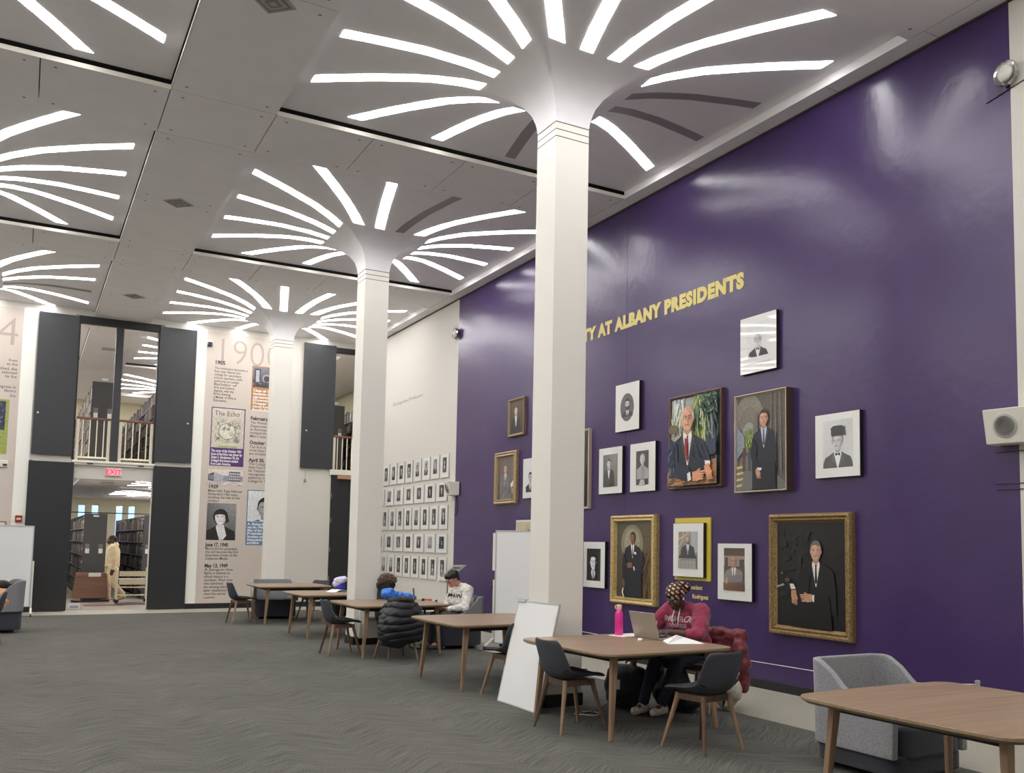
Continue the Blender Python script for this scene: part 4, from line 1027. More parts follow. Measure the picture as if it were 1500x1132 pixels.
# shell chair: faces +x locally
def shell_pts():
    # profile (x forward, z): seat lip -> seat -> back, with half width and side lift
    prof = [(.235, .435, .17, 0), (.215, .448, .205, .0), (.16, .455, .225, .004), (.06, .446, .232, .012), (-.05, .436, .232, .02), (-.13, .436, .228, .028), (-.185, .452, .224, .03), (-.22, .49, .222, .026), (-.238, .55, .222, .02), (-.252, .62, .222, .012), (-.265, .69, .216, .006), (-.274, .735, .20, .0), (-.28, .758, .16, 0)]
    return prof
cproto = None
def chair(x, y, rz, label, cat='chair'):
    global cproto
    if cproto is None:
        r = empty('shell_chair', (0, 0, 0))
        prof = shell_pts(); n = 12; vs = []; fs = []
        for i, (px, pz, hw, lift) in enumerate(prof):
            j0, j1 = max(0, i-1), min(len(prof)-1, i+1)
            tx, tz = prof[j1][0]-prof[j0][0], prof[j1][1]-prof[j0][1]; L = math.hypot(tx, tz); nx, nz = tz/L, -tx/L   # normal towards the sitter
            for k in range(n+1):
                u = -1+2*k/n; l = lift*2.2*abs(u)**3+ (.035*abs(u)**2 if pz > .46 else .012*abs(u)**2)
                vs.append((px+nx*l, hw*u, pz+nz*l if pz > .46 else pz+l))
        for i in range(len(prof)-1):
            for k in range(n): fs.append((i*(n+1)+k, i*(n+1)+k+1, (i+1)*(n+1)+k+1, (i+1)*(n+1)+k))
        o = MB().add(vs, fs, SHELL).build('seat_shell', r, smooth=True)
        s = o.modifiers.new('t', 'SOLIDIFY'); s.thickness = .016; s.offset = 0
        s = o.modifiers.new('s', 'SUBSURF'); s.levels = 1; s.render_levels = 1
        # pad
        vs2 = []; fs2 = []; rows_ = prof[1:7]
        for i, (px, pz, hw, lift) in enumerate(rows_):
            for k in range(n+1):
                u = -1+2*k/n; vs2.append((px-.004, hw*.93*u, pz+lift*2.2*abs(u)**3+.012*abs(u)**2+.014-.008*abs(u)**6))
        for i in range(len(rows_)-1):
            for k in range(n): fs2.append((i*(n+1)+k, i*(n+1)+k+1, (i+1)*(n+1)+k+1, (i+1)*(n+1)+k))
        o = MB().add(vs2, fs2, SHELLPAD).build('seat_pad', r, smooth=True)
        s = o.modifiers.new('t', 'SOLIDIFY'); s.thickness = .010; s.offset = 0
        q = MB(); q.box(-.15, .13, -.15, -.125, .375, .425, WALNUT); q.box(-.15, .13, .125, .15, .375, .425, WALNUT); q.box(-.15, -.125, -.13, .13, .375, .425, WALNUT); q.box(.105, .13, -.13, .13, .375, .425, WALNUT)
        q.build('seat_frame', r, bevel=.006)
        for sx in (-1, 1):
            for sy in (-1, 1):
                top = (sx*.135-.01, sy*.14, .425); bot = (sx*.225, sy*.215, 0)
                MB().tube([top, (top[0]*.9+bot[0]*.1, top[1]*.9+bot[1]*.1, .36), bot], [.021, .021, .012], OAKLEG if sy*sx > 0 else WALNUT, 12).build('leg', r, smooth='auto')
        cproto = r; o = r
    else: o = copy_tree(cproto)
    o.location = (x, y, 0); o.rotation_euler.z = rz
    return tag(o, label, cat, 'charcoal shell chairs on wooden legs')
chair(4.13, 6.86, math.radians(2), 'charcoal shell chair at the left side of the table with the pink bottle')
chair(4.66, 5.75, math.radians(98), 'charcoal shell chair at the near side of the table with the laptop, turned left')
chair(4.47, 8.62, math.radians(98), 'charcoal shell chair partly behind the leaning whiteboard')
chair(3.90, 12.66, 0, 'charcoal shell chair at the left end of the blue bag table, near the second column')
chair(3.67, 18.12, math.radians(5), 'charcoal shell chair farthest left, in front of the timeline lettering')
chair(5.18, 18.75, math.radians(215), 'charcoal shell chair behind the table with papers, beside the blue and white bag')
chair(4.44, 11.93, math.radians(95), 'charcoal shell chair under the black puffer jacket')
chair(-.40, 15.55, math.radians(178), 'shell chair at left edge with only its wooden legs in view')
chair(5.78, 7.14, math.radians(200), 'charcoal shell chair the woman in the headwrap sits on')
chair(5.02, 13.78, math.radians(200), 'dark chair beneath the fur hooded parka')

# tub armchair: faces +x locally, back at -x
def armchair(x, y, rz, label, split=.17, light=FELT, dark=FELTD, back=.76, arm=.50, w_=.40, d_=.37):
    r = empty('tub_armchair', (x, y, 0), rz, label, 'armchair', None)
    R_ = .11
    path = []
    for k in range(7): path.append((d_-(.62)*k/7.0*1.0, -w_, k/7*.9))
    for k in range(8): a = -PI/2-PI/2*k/7; path.append((-d_+R_+R_*math.cos(a), -w_+R_+R_*math.sin(a), .9+.2*k/7))
    for k in range(1, 9): path.append((-d_, -w_+R_+(2*w_-2*R_)*k/9, 1.1+1.8*k/9))
    for k in range(8): a = PI-PI/2*k/7; path.append((-d_+R_+R_*math.cos(a), w_-R_+R_*math.sin(a), 2.9+.2*k/7))
    for k in range(1, 8): path.append((d_-.62+.62*k/7.0, w_, 3.1+.9*k/7))
    path[0] = (d_, -w_, 0); 
    def top(s):
        s2 = s if s <= 2 else 4-s
        if s2 < 1.0: t = max(0, min(1, (s2-.38)/.6)); t = t*t*(3-2*t); return arm+(back-arm)*t
        return back
    vs = []; fs = []; zs = [0, .12, .3, .5, .7, .86, .96, 1.0]
    for (px, py, s) in path:
        tp = top(s)
        for k in zs:
            z = split+(tp-split)*k; fl = .035*(k**1.5)      # flares outwards at the top
            L = math.hypot(px, py); vs.append((px*(1+fl*.9/ max(L, .1)*.6), py*(1+fl*.4), z))
    m_ = len(zs)
    for i in range(len(path)-1):
        for k in range(m_-1): fs.append((i*m_+k, i*m_+k+1, (i+1)*m_+k+1, (i+1)*m_+k))
    o = MB().add(vs, fs, light).build('shell', r, smooth=True)
    s = o.modifiers.new('t', 'SOLIDIFY'); s.thickness = .055; s.offset = 0
    s = o.modifiers.new('b', 'BEVEL'); s.width = .018; s.segments = 3; s.limit_method = 'ANGLE'
    q = MB(); q.prism(rrect(2*d_+.02, 2*w_+.0, .12), .05, split+.02, dark); q.build('base', r, bevel=.02, seg=3, smooth='auto')
    q = MB(); q.prism(rrect(2*d_-.02, 2*w_-.10, .09), split-.02, .385, dark); o = q.build('seat_cushion', r, bevel=.035, seg=4, smooth='auto'); o.location.x = .03
    for sx in (-1, 1):
        for sy in (-1, 1): MB().lathe([(.02, 0), (.024, .01), (.024, .055)], CHROME, 12, Matrix.Translation((sx*(d_-.08), sy*(w_-.08), 0))).build('glide', r)
    return r
armchair(5.42, 4.62, -PI/2, 'light grey felt armchair behind the table in the bottom right corner', w_=.355)
armchair(5.72, 13.02, PI, 'grey armchair with charcoal skirt where the man in the white sweatshirt sits', split=.40, light=mat('mid_grey_felt', (124, 124, 127), .95, noise=.14, nscale=150), d_=.34)
armchair(4.50, 19.18, -PI/2-.1, 'grey armchair with charcoal skirt in front of the farthest column', split=.36)
armchair(-.32, 17.75, PI+.1, 'grey armchair at the left edge in front of the rolling whiteboard', split=.34, light=mat('mid_grey_felt', (124, 124, 127)), back=.84)

# whiteboards
def rolling_board(name, label, x, y, rz, w_, z0, z1):
    r = empty(name, (x, y, 0), rz, label, 'whiteboard', None)
    MB().box(0, w_, -.012, .012, z0, z1, WBOARD).build('panel', r)
    q = MB()
    for a, b, c, d in ((-.02, 0, z0-.02, z1+.02), (w_, w_+.02, z0-.02, z1+.02), (0, w_, z0-.02, z0), (0, w_, z1, z1+.02)): q.box(a, b, -.018, .018, c, d, ALU)
    q.build('frame', r, bevel=.003)
    for x_ in (-.035, w_+.035):
        MB().box(x_-.015, x_+.015, -.015, .015, .08, (z0+z1)/2+.1, METALW).build('post', r, bevel=.004)
        q = MB(); q.tube([(x_, -.28, .06), (x_, -.14, .10), (x_, 0, .15), (x_, .14, .10), (x_, .28, .06)], .02, METALW, 10); o = q.build('foot', r, smooth=True)
        for s_ in (-1, 1): MB().lathe([(.005, -.012), (.03, -.012), (.03, .012), (.005, .012)], BLACK, 14, Matrix.Translation((x_, s_*.28, .032)) @ Matrix.Rotation(PI/2, 4, 'Y')).build('caster', o)
        MB().lathe([(.012, 0), (.02, .01), (.02, .03)], BLACK, 10, Matrix.Translation((x_+(.02 if x_ > 0 else -.05), 0, (z0+z1)/2)) @ Matrix.Rotation(PI/2, 4, 'Y')).build('knob', r)
    return r
rolling_board('rolling_whiteboard', 'rolling whiteboard at the left edge in front of the dark shutter', -1.62, 21.0, 0, 1.83, .20, 1.75)
rolling_board('rolling_whiteboard', 'rolling whiteboard standing before the purple wall, left of the nearest column', 6.20, 12.5, math.radians(-52), 1.15, .10, 1.74)
# leaning board
r = empty('leaning_whiteboard', (4.19, 7.95, 0), 0, 'loose whiteboard leaning on the nearest column', 'whiteboard', None)
tilt = math.atan2(.225, 1.0)
M = Matrix.Rotation(tilt, 4, 'Y')
MB().box(-.008, .008, -.40, .40, .012, 1.012, WBOARD, M).build('panel', r)
q = MB()
for a, b, c, d in ((-.41, -.395, 0, 1.02), (.395, .41, 0, 1.02), (-.4, .4, 0, .015), (-.4, .4, 1.005, 1.022)): q.box(-.011, .011, a, b, c, d, ALU, M)
q.build('frame', r, bevel=.002)
MB().box(-.02, .02, .25, .41, .995, 1.03, ALU, M).build('clip', r, bevel=.003)
# column raceway, outlet boxes
r = empty('surface_raceway', (4.63, 8.0, .345), 0, 'white raceway strip low on the nearest column', 'raceway')
MB().box(-.235, .235, -.235, .235, -.012, .012, METALW).build('strip', r, bevel=.003)
r = empty('outlet_box', (4.66, 13.73, .1), 0, 'white access box with socket low on the second column', 'box')
MB().box(-.15, .17, -.02, .025, 0, .42, METALW).build('housing', r, bevel=.004)
q = MB(); q.box(-.1, -.03, -.07, -.02, .2, .36, METALW); q.box(-.03, .16, -.05, -.02, .30, .335, METALW); q.build('socket', r, bevel=.005); MB().box(-.07, -.03, -.06, -.02, .18, .20, BLACK).build('plug', r)
mb = MB(); mb.tube([(4.93, 7.46, .66), (4.95, 7.44, .45), (4.88, 7.42, .25), (4.92, 7.42, .10), (4.80, 7.45, .008), (4.6, 7.38, .008)], .004, BLACK, 6)
tag(mb.build('power_cable'), 'thin black cable hanging below the laptop table', 'cable')
mb = MB(); mb.tube([(4.5, 7.4, .008), (4.62, 7.25, .006), (4.75, 7.3, .006), (4.72, 7.45, .006), (4.62, 7.46, .006)], .004, METALW, 6)
tag(mb.build('charger_cable'), 'white charger cable looped on the carpet', 'cable')

# low barrier along the wall
r = empty('wire_barrier', (6.9, 4.95, 0), 0, 'thin wire barrier on a short post along the purple wall', 'barrier')
MB().lathe([(.06, 0), (.06, .012), (.02, .016), (.02, .47), (.022, .49), (.012, .495)], ALU, 16).build('post', r, smooth='auto')
MB().lathe([(.06, 0), (.06, .012), (.02, .016), (.02, .34), (.022, .36), (.012, .365)], ALU, 16, Matrix.Translation((0, 6.6, 0))).build('post', r, smooth='auto')
MB().tube([(0, 0, .46), (0, .85, .365), (0, 1.6, .345), (0, 2.8, .34), (0, 4.5, .335), (0, 6.6, .35)], .004, METALW, 6).build('wire', r)

# ================================================================== THINGS ON THE TABLES
# pink bottle
r = empty('water_bottle', (5.01, 7.44, TZ), 0, 'pink metal water bottle with a pale lid', 'bottle')
MB().lathe([(.036, 0), (.039, .004), (.039, .19), (.036, .215), (.026, .235), (.022, .245)], mat('pink_metal', (238, 60, 160), .3, metal=.15), 28).build('body', r, smooth='auto')
q = MB(); q.lathe([(.025, .24), (.027, .245), (.027, .285), (.022, .292)], mat('lid_wood', (228, 194, 166), .5), 24); q.tube([(-.02, 0, .282), (-.04, 0, .285), (-.045, 0, .26), (-.03, 0, .25)], .006, mat('lid_wood', (228, 194, 166), .5), 8); q.build('lid', r, smooth='auto')
# laptop with its back to the camera
GREYL = mat('laptop_aluminium', (176, 168, 156), .35, metal=.35)
r = empty('laptop', (5.08, 7.08, TZ), PI/2+math.radians(2), 'open laptop in front of the woman, lid turned to the camera', 'laptop')
# local: x along hinge, y towards -world x
q = MB(); q.box(-.19, .19, -.26, 0, .002, .018, GREYL); q.build('base', r, bevel=.004)
MB().box(-.17, .17, -.13, -.02, .018, .0195, BLACK).build('keyboard', r)
M = Matrix.Rotation(math.radians(16), 4, 'X')
q = MB(); q.box(-.19, .19, -.008, 0, .01, .255, GREYL, Matrix.Rotation(math.radians(-16), 4, 'X')); lid = q.build('lid', r, bevel=.003)
MB().box(-.18, .18, -.0095, -.008, .02, .245, mat('dark_screen', (20, 22, 26), .15), Matrix.Rotation(math.radians(-16), 4, 'X')).build('screen', r)
o = tag(MB().prism(rrect(.09, .045, .02), 0, .022, mat('white_plastic', (240, 238, 232), .3)).build('earbud_case', bevel=.006, smooth='auto', loc=(4.90, 6.93, TZ)), 'small white earbud case on the table before the laptop', 'case'); o.rotation_euler.z = .9
PAPER = mat('white_paper', (240, 240, 236), .7)
def paper(name, label, x, y, rz, w_, d_, lift=0, n=1, cat='papers', z=TZ):
    q = MB()
    for k in range(n):
        z0 = .0015+.002*k; N = 8; vs = []; fs = []
        for i in range(N+1):
            for j in range(2):
                u = i/N; vs.append(((u-.5)*w_+.01*k, (j-.5)*d_+.006*k, z0+(lift*math.sin(PI*u)**2 if k == n-1 else 0)))
        for i in range(N): fs.append((2*i, 2*i+1, 2*i+3, 2*i+2))
        q.add(vs, fs, PAPER)
    o = q.build(name, loc=(x, y, z)); s = o.modifiers.new('t', 'SOLIDIFY'); s.thickness = .0015; o.rotation_euler.z = rz
    return tag(o, label, cat)
paper('paper_sheets', 'white papers left of the laptop, behind the pink bottle', 5.10, 7.40, .2, .36, .2, n=2)
# peaked sheet
q = MB(); q.add([(-.16, -.11, .002), (.17, -.12, .002), (.18, .1, .004), (-.14, .12, .004), (-.05, .0, .07), (.02, .02, .04)], [(0, 1, 5, 4), (1, 2, 5), (2, 3, 4, 5), (3, 0, 4)], PAPER)
o = q.build('open_notebook', loc=(5.16, 6.66, TZ)); s = o.modifiers.new('t', 'SOLIDIFY'); s.thickness = .002; tag(o, 'white notebook with a page standing up, nearest papers on the laptop table', 'notebook'); o.rotation_euler.z = -.35
o = paper('note_pad', 'flat note pad under the woman\'s hands', 5.24, 6.92, 1.3, .22, .16, n=3)
# backpack
BAGB = mat('black_nylon', (17, 17, 20), .7, noise=.2, nscale=60, sheen=.1)
r = empty('backpack', (5.16, 7.50, 0), math.radians(200), 'black backpack on the carpet under the laptop table', 'backpack')
o = blob('body', [('cap', (0, -.13, .10), (0, .13, .10), .11, .11), ('cap', (0, -.12, .30), (0, .12, .30), .11, .11), ('cap', (0, -.14, .2), (0, .14, .2), .12, .12), ('cap', (.07, -.08, .12), (.07, .08, .18), .09, .09), ('ell', (0, 0, .2), (.15, .23, .22))], BAGB, .014, 5, r); displace(o, .006, 9)
MB().tube([(-.10, -.1, .36), (-.17, -.11, .28), (-.16, -.11, .12), (-.08, -.12, .04)], .014, BLACK, 8).build('strap', r, smooth=True)
MB().tube([(-.02, -.04, .42), (-.02, 0, .46), (-.02, .04, .42)], .010, BLACK, 8).build('handle', r, smooth=True)
MB().box(.155, .16, -.02, .02, .19, .28, PAPER).build('tag', r)
r = empty('black_coat', (5.50, 7.22, 0), .2, 'black coat with a small white mark bunched under the laptop table', 'coat')
o = blob('coat_body', [('ell', (0, 0, .16), (.17, .25, .16)), ('cap', (0, -.02, .2), (.02, .02, .40), .16, .10), ('ell', (-.02, .14, .3), (.1, .15, .14)), ('ell', (0, -.18, .1), (.12, .14, .1))], BAGB, .015, 4, r); displace(o, .015, 7, 6)
q = MB(); q.add([(-.165, -.10, .40), (-.165, -.02, .41), (-.17, -.05, .29)], [(0, 1, 2)], PAPER); o = q.build('white_mark', r); m_ = o.modifiers.new('t', 'SOLIDIFY'); m_.thickness = .003
r = empty('tote_bag', (5.93, 6.93, 0), .3, 'pale cloth tote bag with dark straps hanging by the woman\'s chair', 'bag')
o = blob('body', [('ell', (0, 0, .22), (.07, .15, .19)), ('ell', (0, .03, .10), (.06, .12, .09)), ('cap', (0, -.1, .36), (0, .1, .38), .04, .05)], mat('canvas_cloth', (196, 188, 172), .85, noise=.25, nscale=12), .016, 2, r); displace(o, .03, 7, 2)
MB().tube([(-.04, -.08, .38), (-.09, -.03, .22), (-.05, .02, .05)], .014, mat('maroon_strap', (70, 30, 32), .7), 8).build('strap', r, smooth=True)

# ================================================================== PEOPLE
def E3(*a): return tuple(a)
def head_prims(c, pitch, yaw_=0, s=1.0):
    """c centre of head; pitch downwards; y forward in person space"""
    R_ = Matrix.Rotation(yaw_, 3, 'Z') @ Matrix.Rotation(-pitch, 3, 'X')
    c = Vector(c); T = lambda p: tuple(c+R_ @ (Vector(p)*s)); e = R_.to_euler()
    S = lambda r_: tuple(v*s for v in r_)
    P = [('ell', T((0, -.012, .03)), S((.074, .092, .082)), e), ('ell', T((0, .025, -.02)), S((.063, .070, .085)), e), ('ell', T((0, .045, -.082)), S((.040, .042, .030)), e),
         ('ell', T((0, .04, -.055)), S((.052, .052, .035)), e), ('cap', T((0, .088, .008)), T((0, .112, -.032)), .009*s, .013*s), ('ell', T((.012, .100, -.034)), S((.008, .010, .007)), e), ('ell', T((-.012, .100, -.034)), S((.008, .010, .007)), e),
         ('ell', T((0, .082, .030)), S((.052, .016, .010)), e), ('ell', T((0, .092, -.060)), S((.024, .011, .006)), e), ('ell', T((0, .090, -.071)), S((.021, .011, .007)), e),
         ('ell', T((.036, .068, -.022)), S((.022, .020, .018)), e), ('ell', T((-.036, .068, -.022)), S((.022, .020, .018)), e)]
    for k in (-1, 1): P += [('ell', T((k*.076, -.004, -.004)), S((.009, .020, .030)), e), ('ell', T((k*.080, -.010, .010)), S((.010, .016, .014)), e)]
    return P, T, e
def face_parts(parent, T, e, s, brow):
    EYE = mat('eye_white', (232, 226, 220), .25); IR = mat('eye_dark', (32, 22, 18), .2); LIP = mat('lip', (150, 84, 78), .5)
    for k in (-1, 1):
        q = MB(); q.ell((0, 0, 0), (.0125*s, .010*s, .008*s), EYE); q.ell((0, .0075*s, -.001), (.006*s, .004*s, .006*s), IR)
        o = q.build('eye', parent, smooth=True); o.location = T((k*.031, .079, .010)); o.rotation_euler = e
        q = MB(); q.tube([T((k*.014, .094, .030)), T((k*.032, .093, .036)), T((k*.050, .080, .030))], [.003, .004, .002], brow, 6); q.build('eyebrow', parent, smooth=True)
def hand_prims(w_, d, n, side=1, curl=.6, s=1.0):
    """w_ wrist, d direction to the fingers, n direction the palm faces; returns capsules"""
    w_ = Vector(w_); d = Vector(d).normalized(); n = Vector(n).normalized(); n = (n-d*n.dot(d)).normalized(); a = d.cross(n)*side
    P = []
    for k, off in enumerate((-.030, -.010, .010, .030)):
        base = w_+d*.085*s+a*off*s; P.append(('cap', tuple(w_+d*.012*s+a*off*.7*s), tuple(base), .014*s, .011*s))
        L = (.040, .046, .044, .034)[k]*s; p = base; ang = curl*.55
        for j in range(3):
            dd = (d*math.cos(ang)+n*math.sin(ang)+a*off*1.2).normalized(); q = p+dd*L; P.append(('cap', tuple(p), tuple(q), (.0090-.0008*j)*s, (.0086-.0010*j)*s)); p = q; L *= .68; ang += curl*.75
    t0 = w_+d*.02*s-a*.026*s; t1 = t0+(d*.55-a*.65+n*.35).normalized()*.045*s; t2 = t1+(d*.85-a*.1+n*.5).normalized()*.034*s; t3 = t2+(d*.9+a*.15+n*.4).normalized()*.024*s
    P += [('cap', tuple(t0), tuple(t1), .014*s, .0115*s), ('cap', tuple(t1), tuple(t2), .011*s, .0095*s), ('cap', tuple(t2), tuple(t3), .0095*s, .0075*s)]
    return P

# ---- woman at the laptop (person space: x right, y forward)
SKIND = mat('deep_brown_skin', (84, 54, 44), .5, noise=.05, nscale=30)
SWEAT = mat('raspberry_fleece', (140, 42, 72), .9, noise=.08, nscale=25, sheen=.3)
DENIM = mat('dark_denim', (32, 36, 52), .85, noise=.2, nscale=60)
wr = empty('person', (5.80, 7.27, 0), math.radians(107), 'person in a raspberry sweatshirt and patterned headwrap bent over a laptop', 'person')
hc = (-.02, .36, 1.075)
HP, T, e = head_prims(hc, .62, .10, 1.02)
sh = [(.185, .16, .93), (-.185, .16, .93)]; el = [(.30, .36, .735), (-.30, .38, .735)]; wrst = [(.10, .545, .755), (-.09, .56, .76)]
body = HP+[('cap', (0, .22, .96), (-.01, .30, 1.03), .056, .052), ('cap', (0, 0, .52), (0, .10, .78), .13, .13), ('cap', (0, .10, .78), (0, .18, .93), .13, .10), ('cap', sh[0], sh[1], .07, .07)]
for k in (0, 1):
    body += [('cap', sh[k], el[k], .05, .042), ('cap', el[k], wrst[k], .042, .026)]
    x_ = (.10, -.10)[k]; kn = (x_*1.25, .46, .50); an = ((.10, .70, .09), (-.06, .62, .09))[k]
    body += [('cap', (x_, 0, .51), kn, .085, .062), ('cap', kn, an, .058, .036), ('cap', an, (an[0], an[1]+.12, .04), .035, .028)]
body += hand_prims(wrst[0], (-.55, .6, -.05), (-.3, -.2, -1), 1, .9) + hand_prims(wrst[1], (.45, .62, 0), (.3, -.2, -1), -1, .7)
blob('body', body, SKIND, .0065, 3, wr)
face_parts(wr, T, e, 1.02, mat('brow_dark', (24, 16, 14), .8))
gar = [('cap', (0, 0, .52), (0, .08, .72), .185, .175), ('cap', (.0, .08, .72), (0, .15, .88), .175, .14), ('cap', (.17, .15, .915), (-.17, .15, .915), .095, .095), ('ell', (.08, .21, .80), (.10, .09, .09)), ('ell', (-.08, .21, .80), (.10, .09, .09)), ('cap', (.06, .20, .97), (-.06, .20, .97), .06, .06), ('ell', (0, .04, .62), (.20, .17, .14))]
for k in (0, 1):
    a, b, c = Vector(sh[k]), Vector(el[k]), Vector(wrst[k]); gar += [('cap', tuple(a), tuple(a.lerp(b, .55)), .090, .082), ('cap', tuple(a.lerp(b, .55)), tuple(b), .082, .066), ('cap', tuple(b), tuple(b.lerp(c, .30)), .064, .052), ('ell', tuple(b.lerp(c, .33)), (.052, .052, .05))]
g = blob('sweatshirt', gar, SWEAT, .010, 3, wr); displace(g, .010, 9, 3); displace(g, .005, 24, 5)
me = text_mesh('MONROE', .075, .0015, .0018, 'CENTER'); project_text(g, me, mat('white_print', (236, 220, 224), .7), (.0, .2, .845), (-1, 0, 0), (0, .25, 1), (0, 1, -.1), 'lettering', wr)
me = text_mesh('COLLEGE', .05, .0015, .0012, 'CENTER'); project_text(g, me, mat('white_print', (236, 220, 224), .7), (.0, .2, .79), (-1, 0, 0), (0, .25, 1), (0, 1, -.1), 'lettering', wr)
blob('collar', [('cap', (-.055, .235, .985), (0, .29, .955), .022, .02), ('cap', (0, .29, .955), (.055, .235, .985), .02, .022), ('cap', (-.06, .18, 1.0), (.06, .18, 1.0), .025, .025)], SWEAT, .008, 2, wr)
q = MB()
for k in (-1, 1): q.tube([(k*.03, .30, .96), (k*.035, .335, .88), (k*.03, .335, .80)], .006, PAPER, 8)
q.build('drawstring', wr, smooth=True)
hw = blob('headwrap', [('ell', T((0, -.016, .045)), (.088, .105, .084), e), ('ell', T((0, -.02, .02)), (.086, .098, .062), e), ('ell', T((.0, -.115, .03)), (.068, .06, .06), e), ('ell', T((.05, -.15, -.01)), (.05, .045, .055), e), ('ell', T((-.045, -.15, .0)), (.05, .04, .045), e), ('ell', T((.0, -.16, -.045)), (.04, .03, .045), e)], mat_headwrap(), .009, 2, wr)
displace(hw, .008, 14, 4)
q = MB(); q.ell(T((.083, .006, -.012)), (.008, .009, .014), mat('white_plastic', (240, 238, 232), .3)); q.ell(T((-.083, .006, -.012)), (.008, .009, .014), mat('white_plastic', (240, 238, 232), .3)); q.build('earbuds', wr, smooth=True)
jb = []
for k in (0, 1):
    x_ = (.10, -.10)[k]; kn = (x_*1.25, .46, .50); an = ((.10, .70, .11), (-.06, .62, .11))[k]; jb += [('cap', (x_*.9, -.02, .51), kn, .105, .075), ('cap', kn, an, .072, .05)]
jb.append(('ell', (0, -.03, .50), (.17, .13, .10))); o = blob('jeans', jb, DENIM, .012, 3, wr); displace(o, .006, 14, 6)
for k in (0, 1):
    an = ((.10, .70, .06), (-.06, .62, .06))[k]
    o = blob('shoe', [('cap', (an[0], an[1]-.03, .045), (an[0], an[1]+.13, .038), .043, .038), ('cap', (an[0], an[1]-.02, .07), (an[0], an[1]+.04, .07), .04, .036)], mat('patterned_shoe', (200, 192, 180), .8, noise=.55, nscale=60), .008, 2, wr); displace(o, .003, 40, 1)
w0 = Vector(el[0]).lerp(Vector(wrst[0]), .88); w1 = Vector(el[0]).lerp(Vector(wrst[0]), .98)
MB().tube([w0, w1], .031, PAPER, 14).build('watch', wr, smooth='auto')
MB().tube([(.03, .60, .76), (-.0, .63, .86)], .004, PAPER, 8).build('pencil', wr)

# burgundy coat over the chair back
r = empty('burgundy_coat', (5.97, 7.04, .24), math.radians(20), 'burgundy puffy coat hung over the back of the woman\'s chair', 'coat')
o = blob('coat_body', [('cap', (0, -.17, .47), (0, .15, .46), .075, .075), ('ell', (.05, -.02, .30), (.11, .22, .20)), ('ell', (.07, -.10, .14), (.10, .15, .16)), ('ell', (.08, -.16, .02), (.07, .09, .10)), ('cap', (-.06, -.19, .42), (.02, -.22, .18), .05, .055), ('ell', (.02, .1, .22), (.09, .12, .2))], mat('burgundy_nylon', (112, 40, 46), .6, noise=.15, nscale=14, sheen=.2), .014, 3, r)
displace(o, .035, 9, 7)
# black puffer jacket
PUFF = mat('black_puffer_nylon', (34, 35, 40), .48, noise=.15, nscale=40, spec=.5)
r = empty('puffer_jacket', (4.41, 11.72, 0), math.radians(5), 'black quilted puffer jacket draped over a chair back', 'jacket')
R_ = []; N = 84
for i in range(N+1):
    t = i/N; z = .80-.60*t
    wx = .15+.14*min(1, t*2.0)**.7+.03*math.sin(PI*t)-.06*max(0, t-.8)*4; dy = .07+.11*math.sin(PI*min(1, t*1.1))**.7+.02*t
    tp = math.sqrt(min(1, t*14+.02)); bt = math.sqrt(min(1, (1-t)*10+.05)); ring_ = []
    for j in range(48):
        a = 2*PI*j/48; ca, sa = math.cos(a), math.sin(a); sx_ = math.copysign(abs(ca)**.8, ca); sy_ = math.copysign(abs(sa)**.85, sa)
        ph = t*6.2+.16*ca+.10*math.sin(2*a+1)+.05*math.sin(5*a)
        rib = .034*abs(math.sin(PI*ph))**.45-.014
        wob = 1+.07*math.sin(3*a+t*5)+.035*math.sin(7*a-t*17)+.02*math.sin(13*a+t*40)
        ring_.append(((wx*tp*bt+rib)*sx_*wob+.05*t*t, (dy*tp*bt+rib)*sy_*wob-.03*t, z+.03*ca*t+.015*math.sin(2*a+t*5)))
    R_.append(ring_)
q = MB(); q.rings(R_, PUFF); o = q.build('jacket_body', r, smooth=True)
for sx in (-1, 1):
    R_ = []
    for i in range(41):
        t = i/40; c = Vector((sx*(.17+.10*math.sin(PI*t*.8)), -.05-.02*t, .70-.46*t)); rr = .062+.014*abs(math.sin(PI*t*6.5))**.5; rr *= math.sqrt(min(1, t*8+.1))*math.sqrt(min(1, (1-t)*8+.1))
        R_.append([(c.x+rr*math.cos(a), c.y+rr*math.sin(a), c.z) for a in [2*PI*j/18 for j in range(18)]])
    q = MB(); q.rings(R_, PUFF); q.build('sleeve', r, smooth=True)
o = blob('hood', [('cap', (-.13, .0, .77), (.13, .0, .77), .06, .06), ('ell', (0, -.03, .80), (.15, .07, .045))], mat('dark_grey_lining', (58, 54, 52), .9), .012, 3, r); displace(o, .015, 12, 2)
# parka with fur hood
r = empty('fur_hooded_parka', (4.90, 13.66, .35), 0, 'black parka with brown fur hood draped on a chair right of the second column', 'coat')
o = blob('coat_body', [('cap', (0, -.0, .10), (-.01, .0, .60), .17, .11), ('ell', (0, 0, .22), (.18, .15, .22)), ('cap', (-.1, 0, .55), (.07, 0, .54), .07, .065)], BAGB, .014, 3, r); displace(o, .015, 7, 3)
o = blob('fur_trim', [('cap', (-.10, -.05, .63), (.08, -.06, .63), .062, .062), ('ell', (0, -.02, .68), (.11, .08, .055))], mat('brown_fur', (92, 74, 58), 1, noise=.6, nscale=45, sheen=.4), .010, 1, r); displace(o, .02, 30, 4); displace(o, .012, 70, 5)
MB().tube([(.17, -.05, .22), (.27, -.1, .25), (.30, -.12, .24)], [.02, .024, .02], BLACK, 10).build('armrest', r, smooth=True)
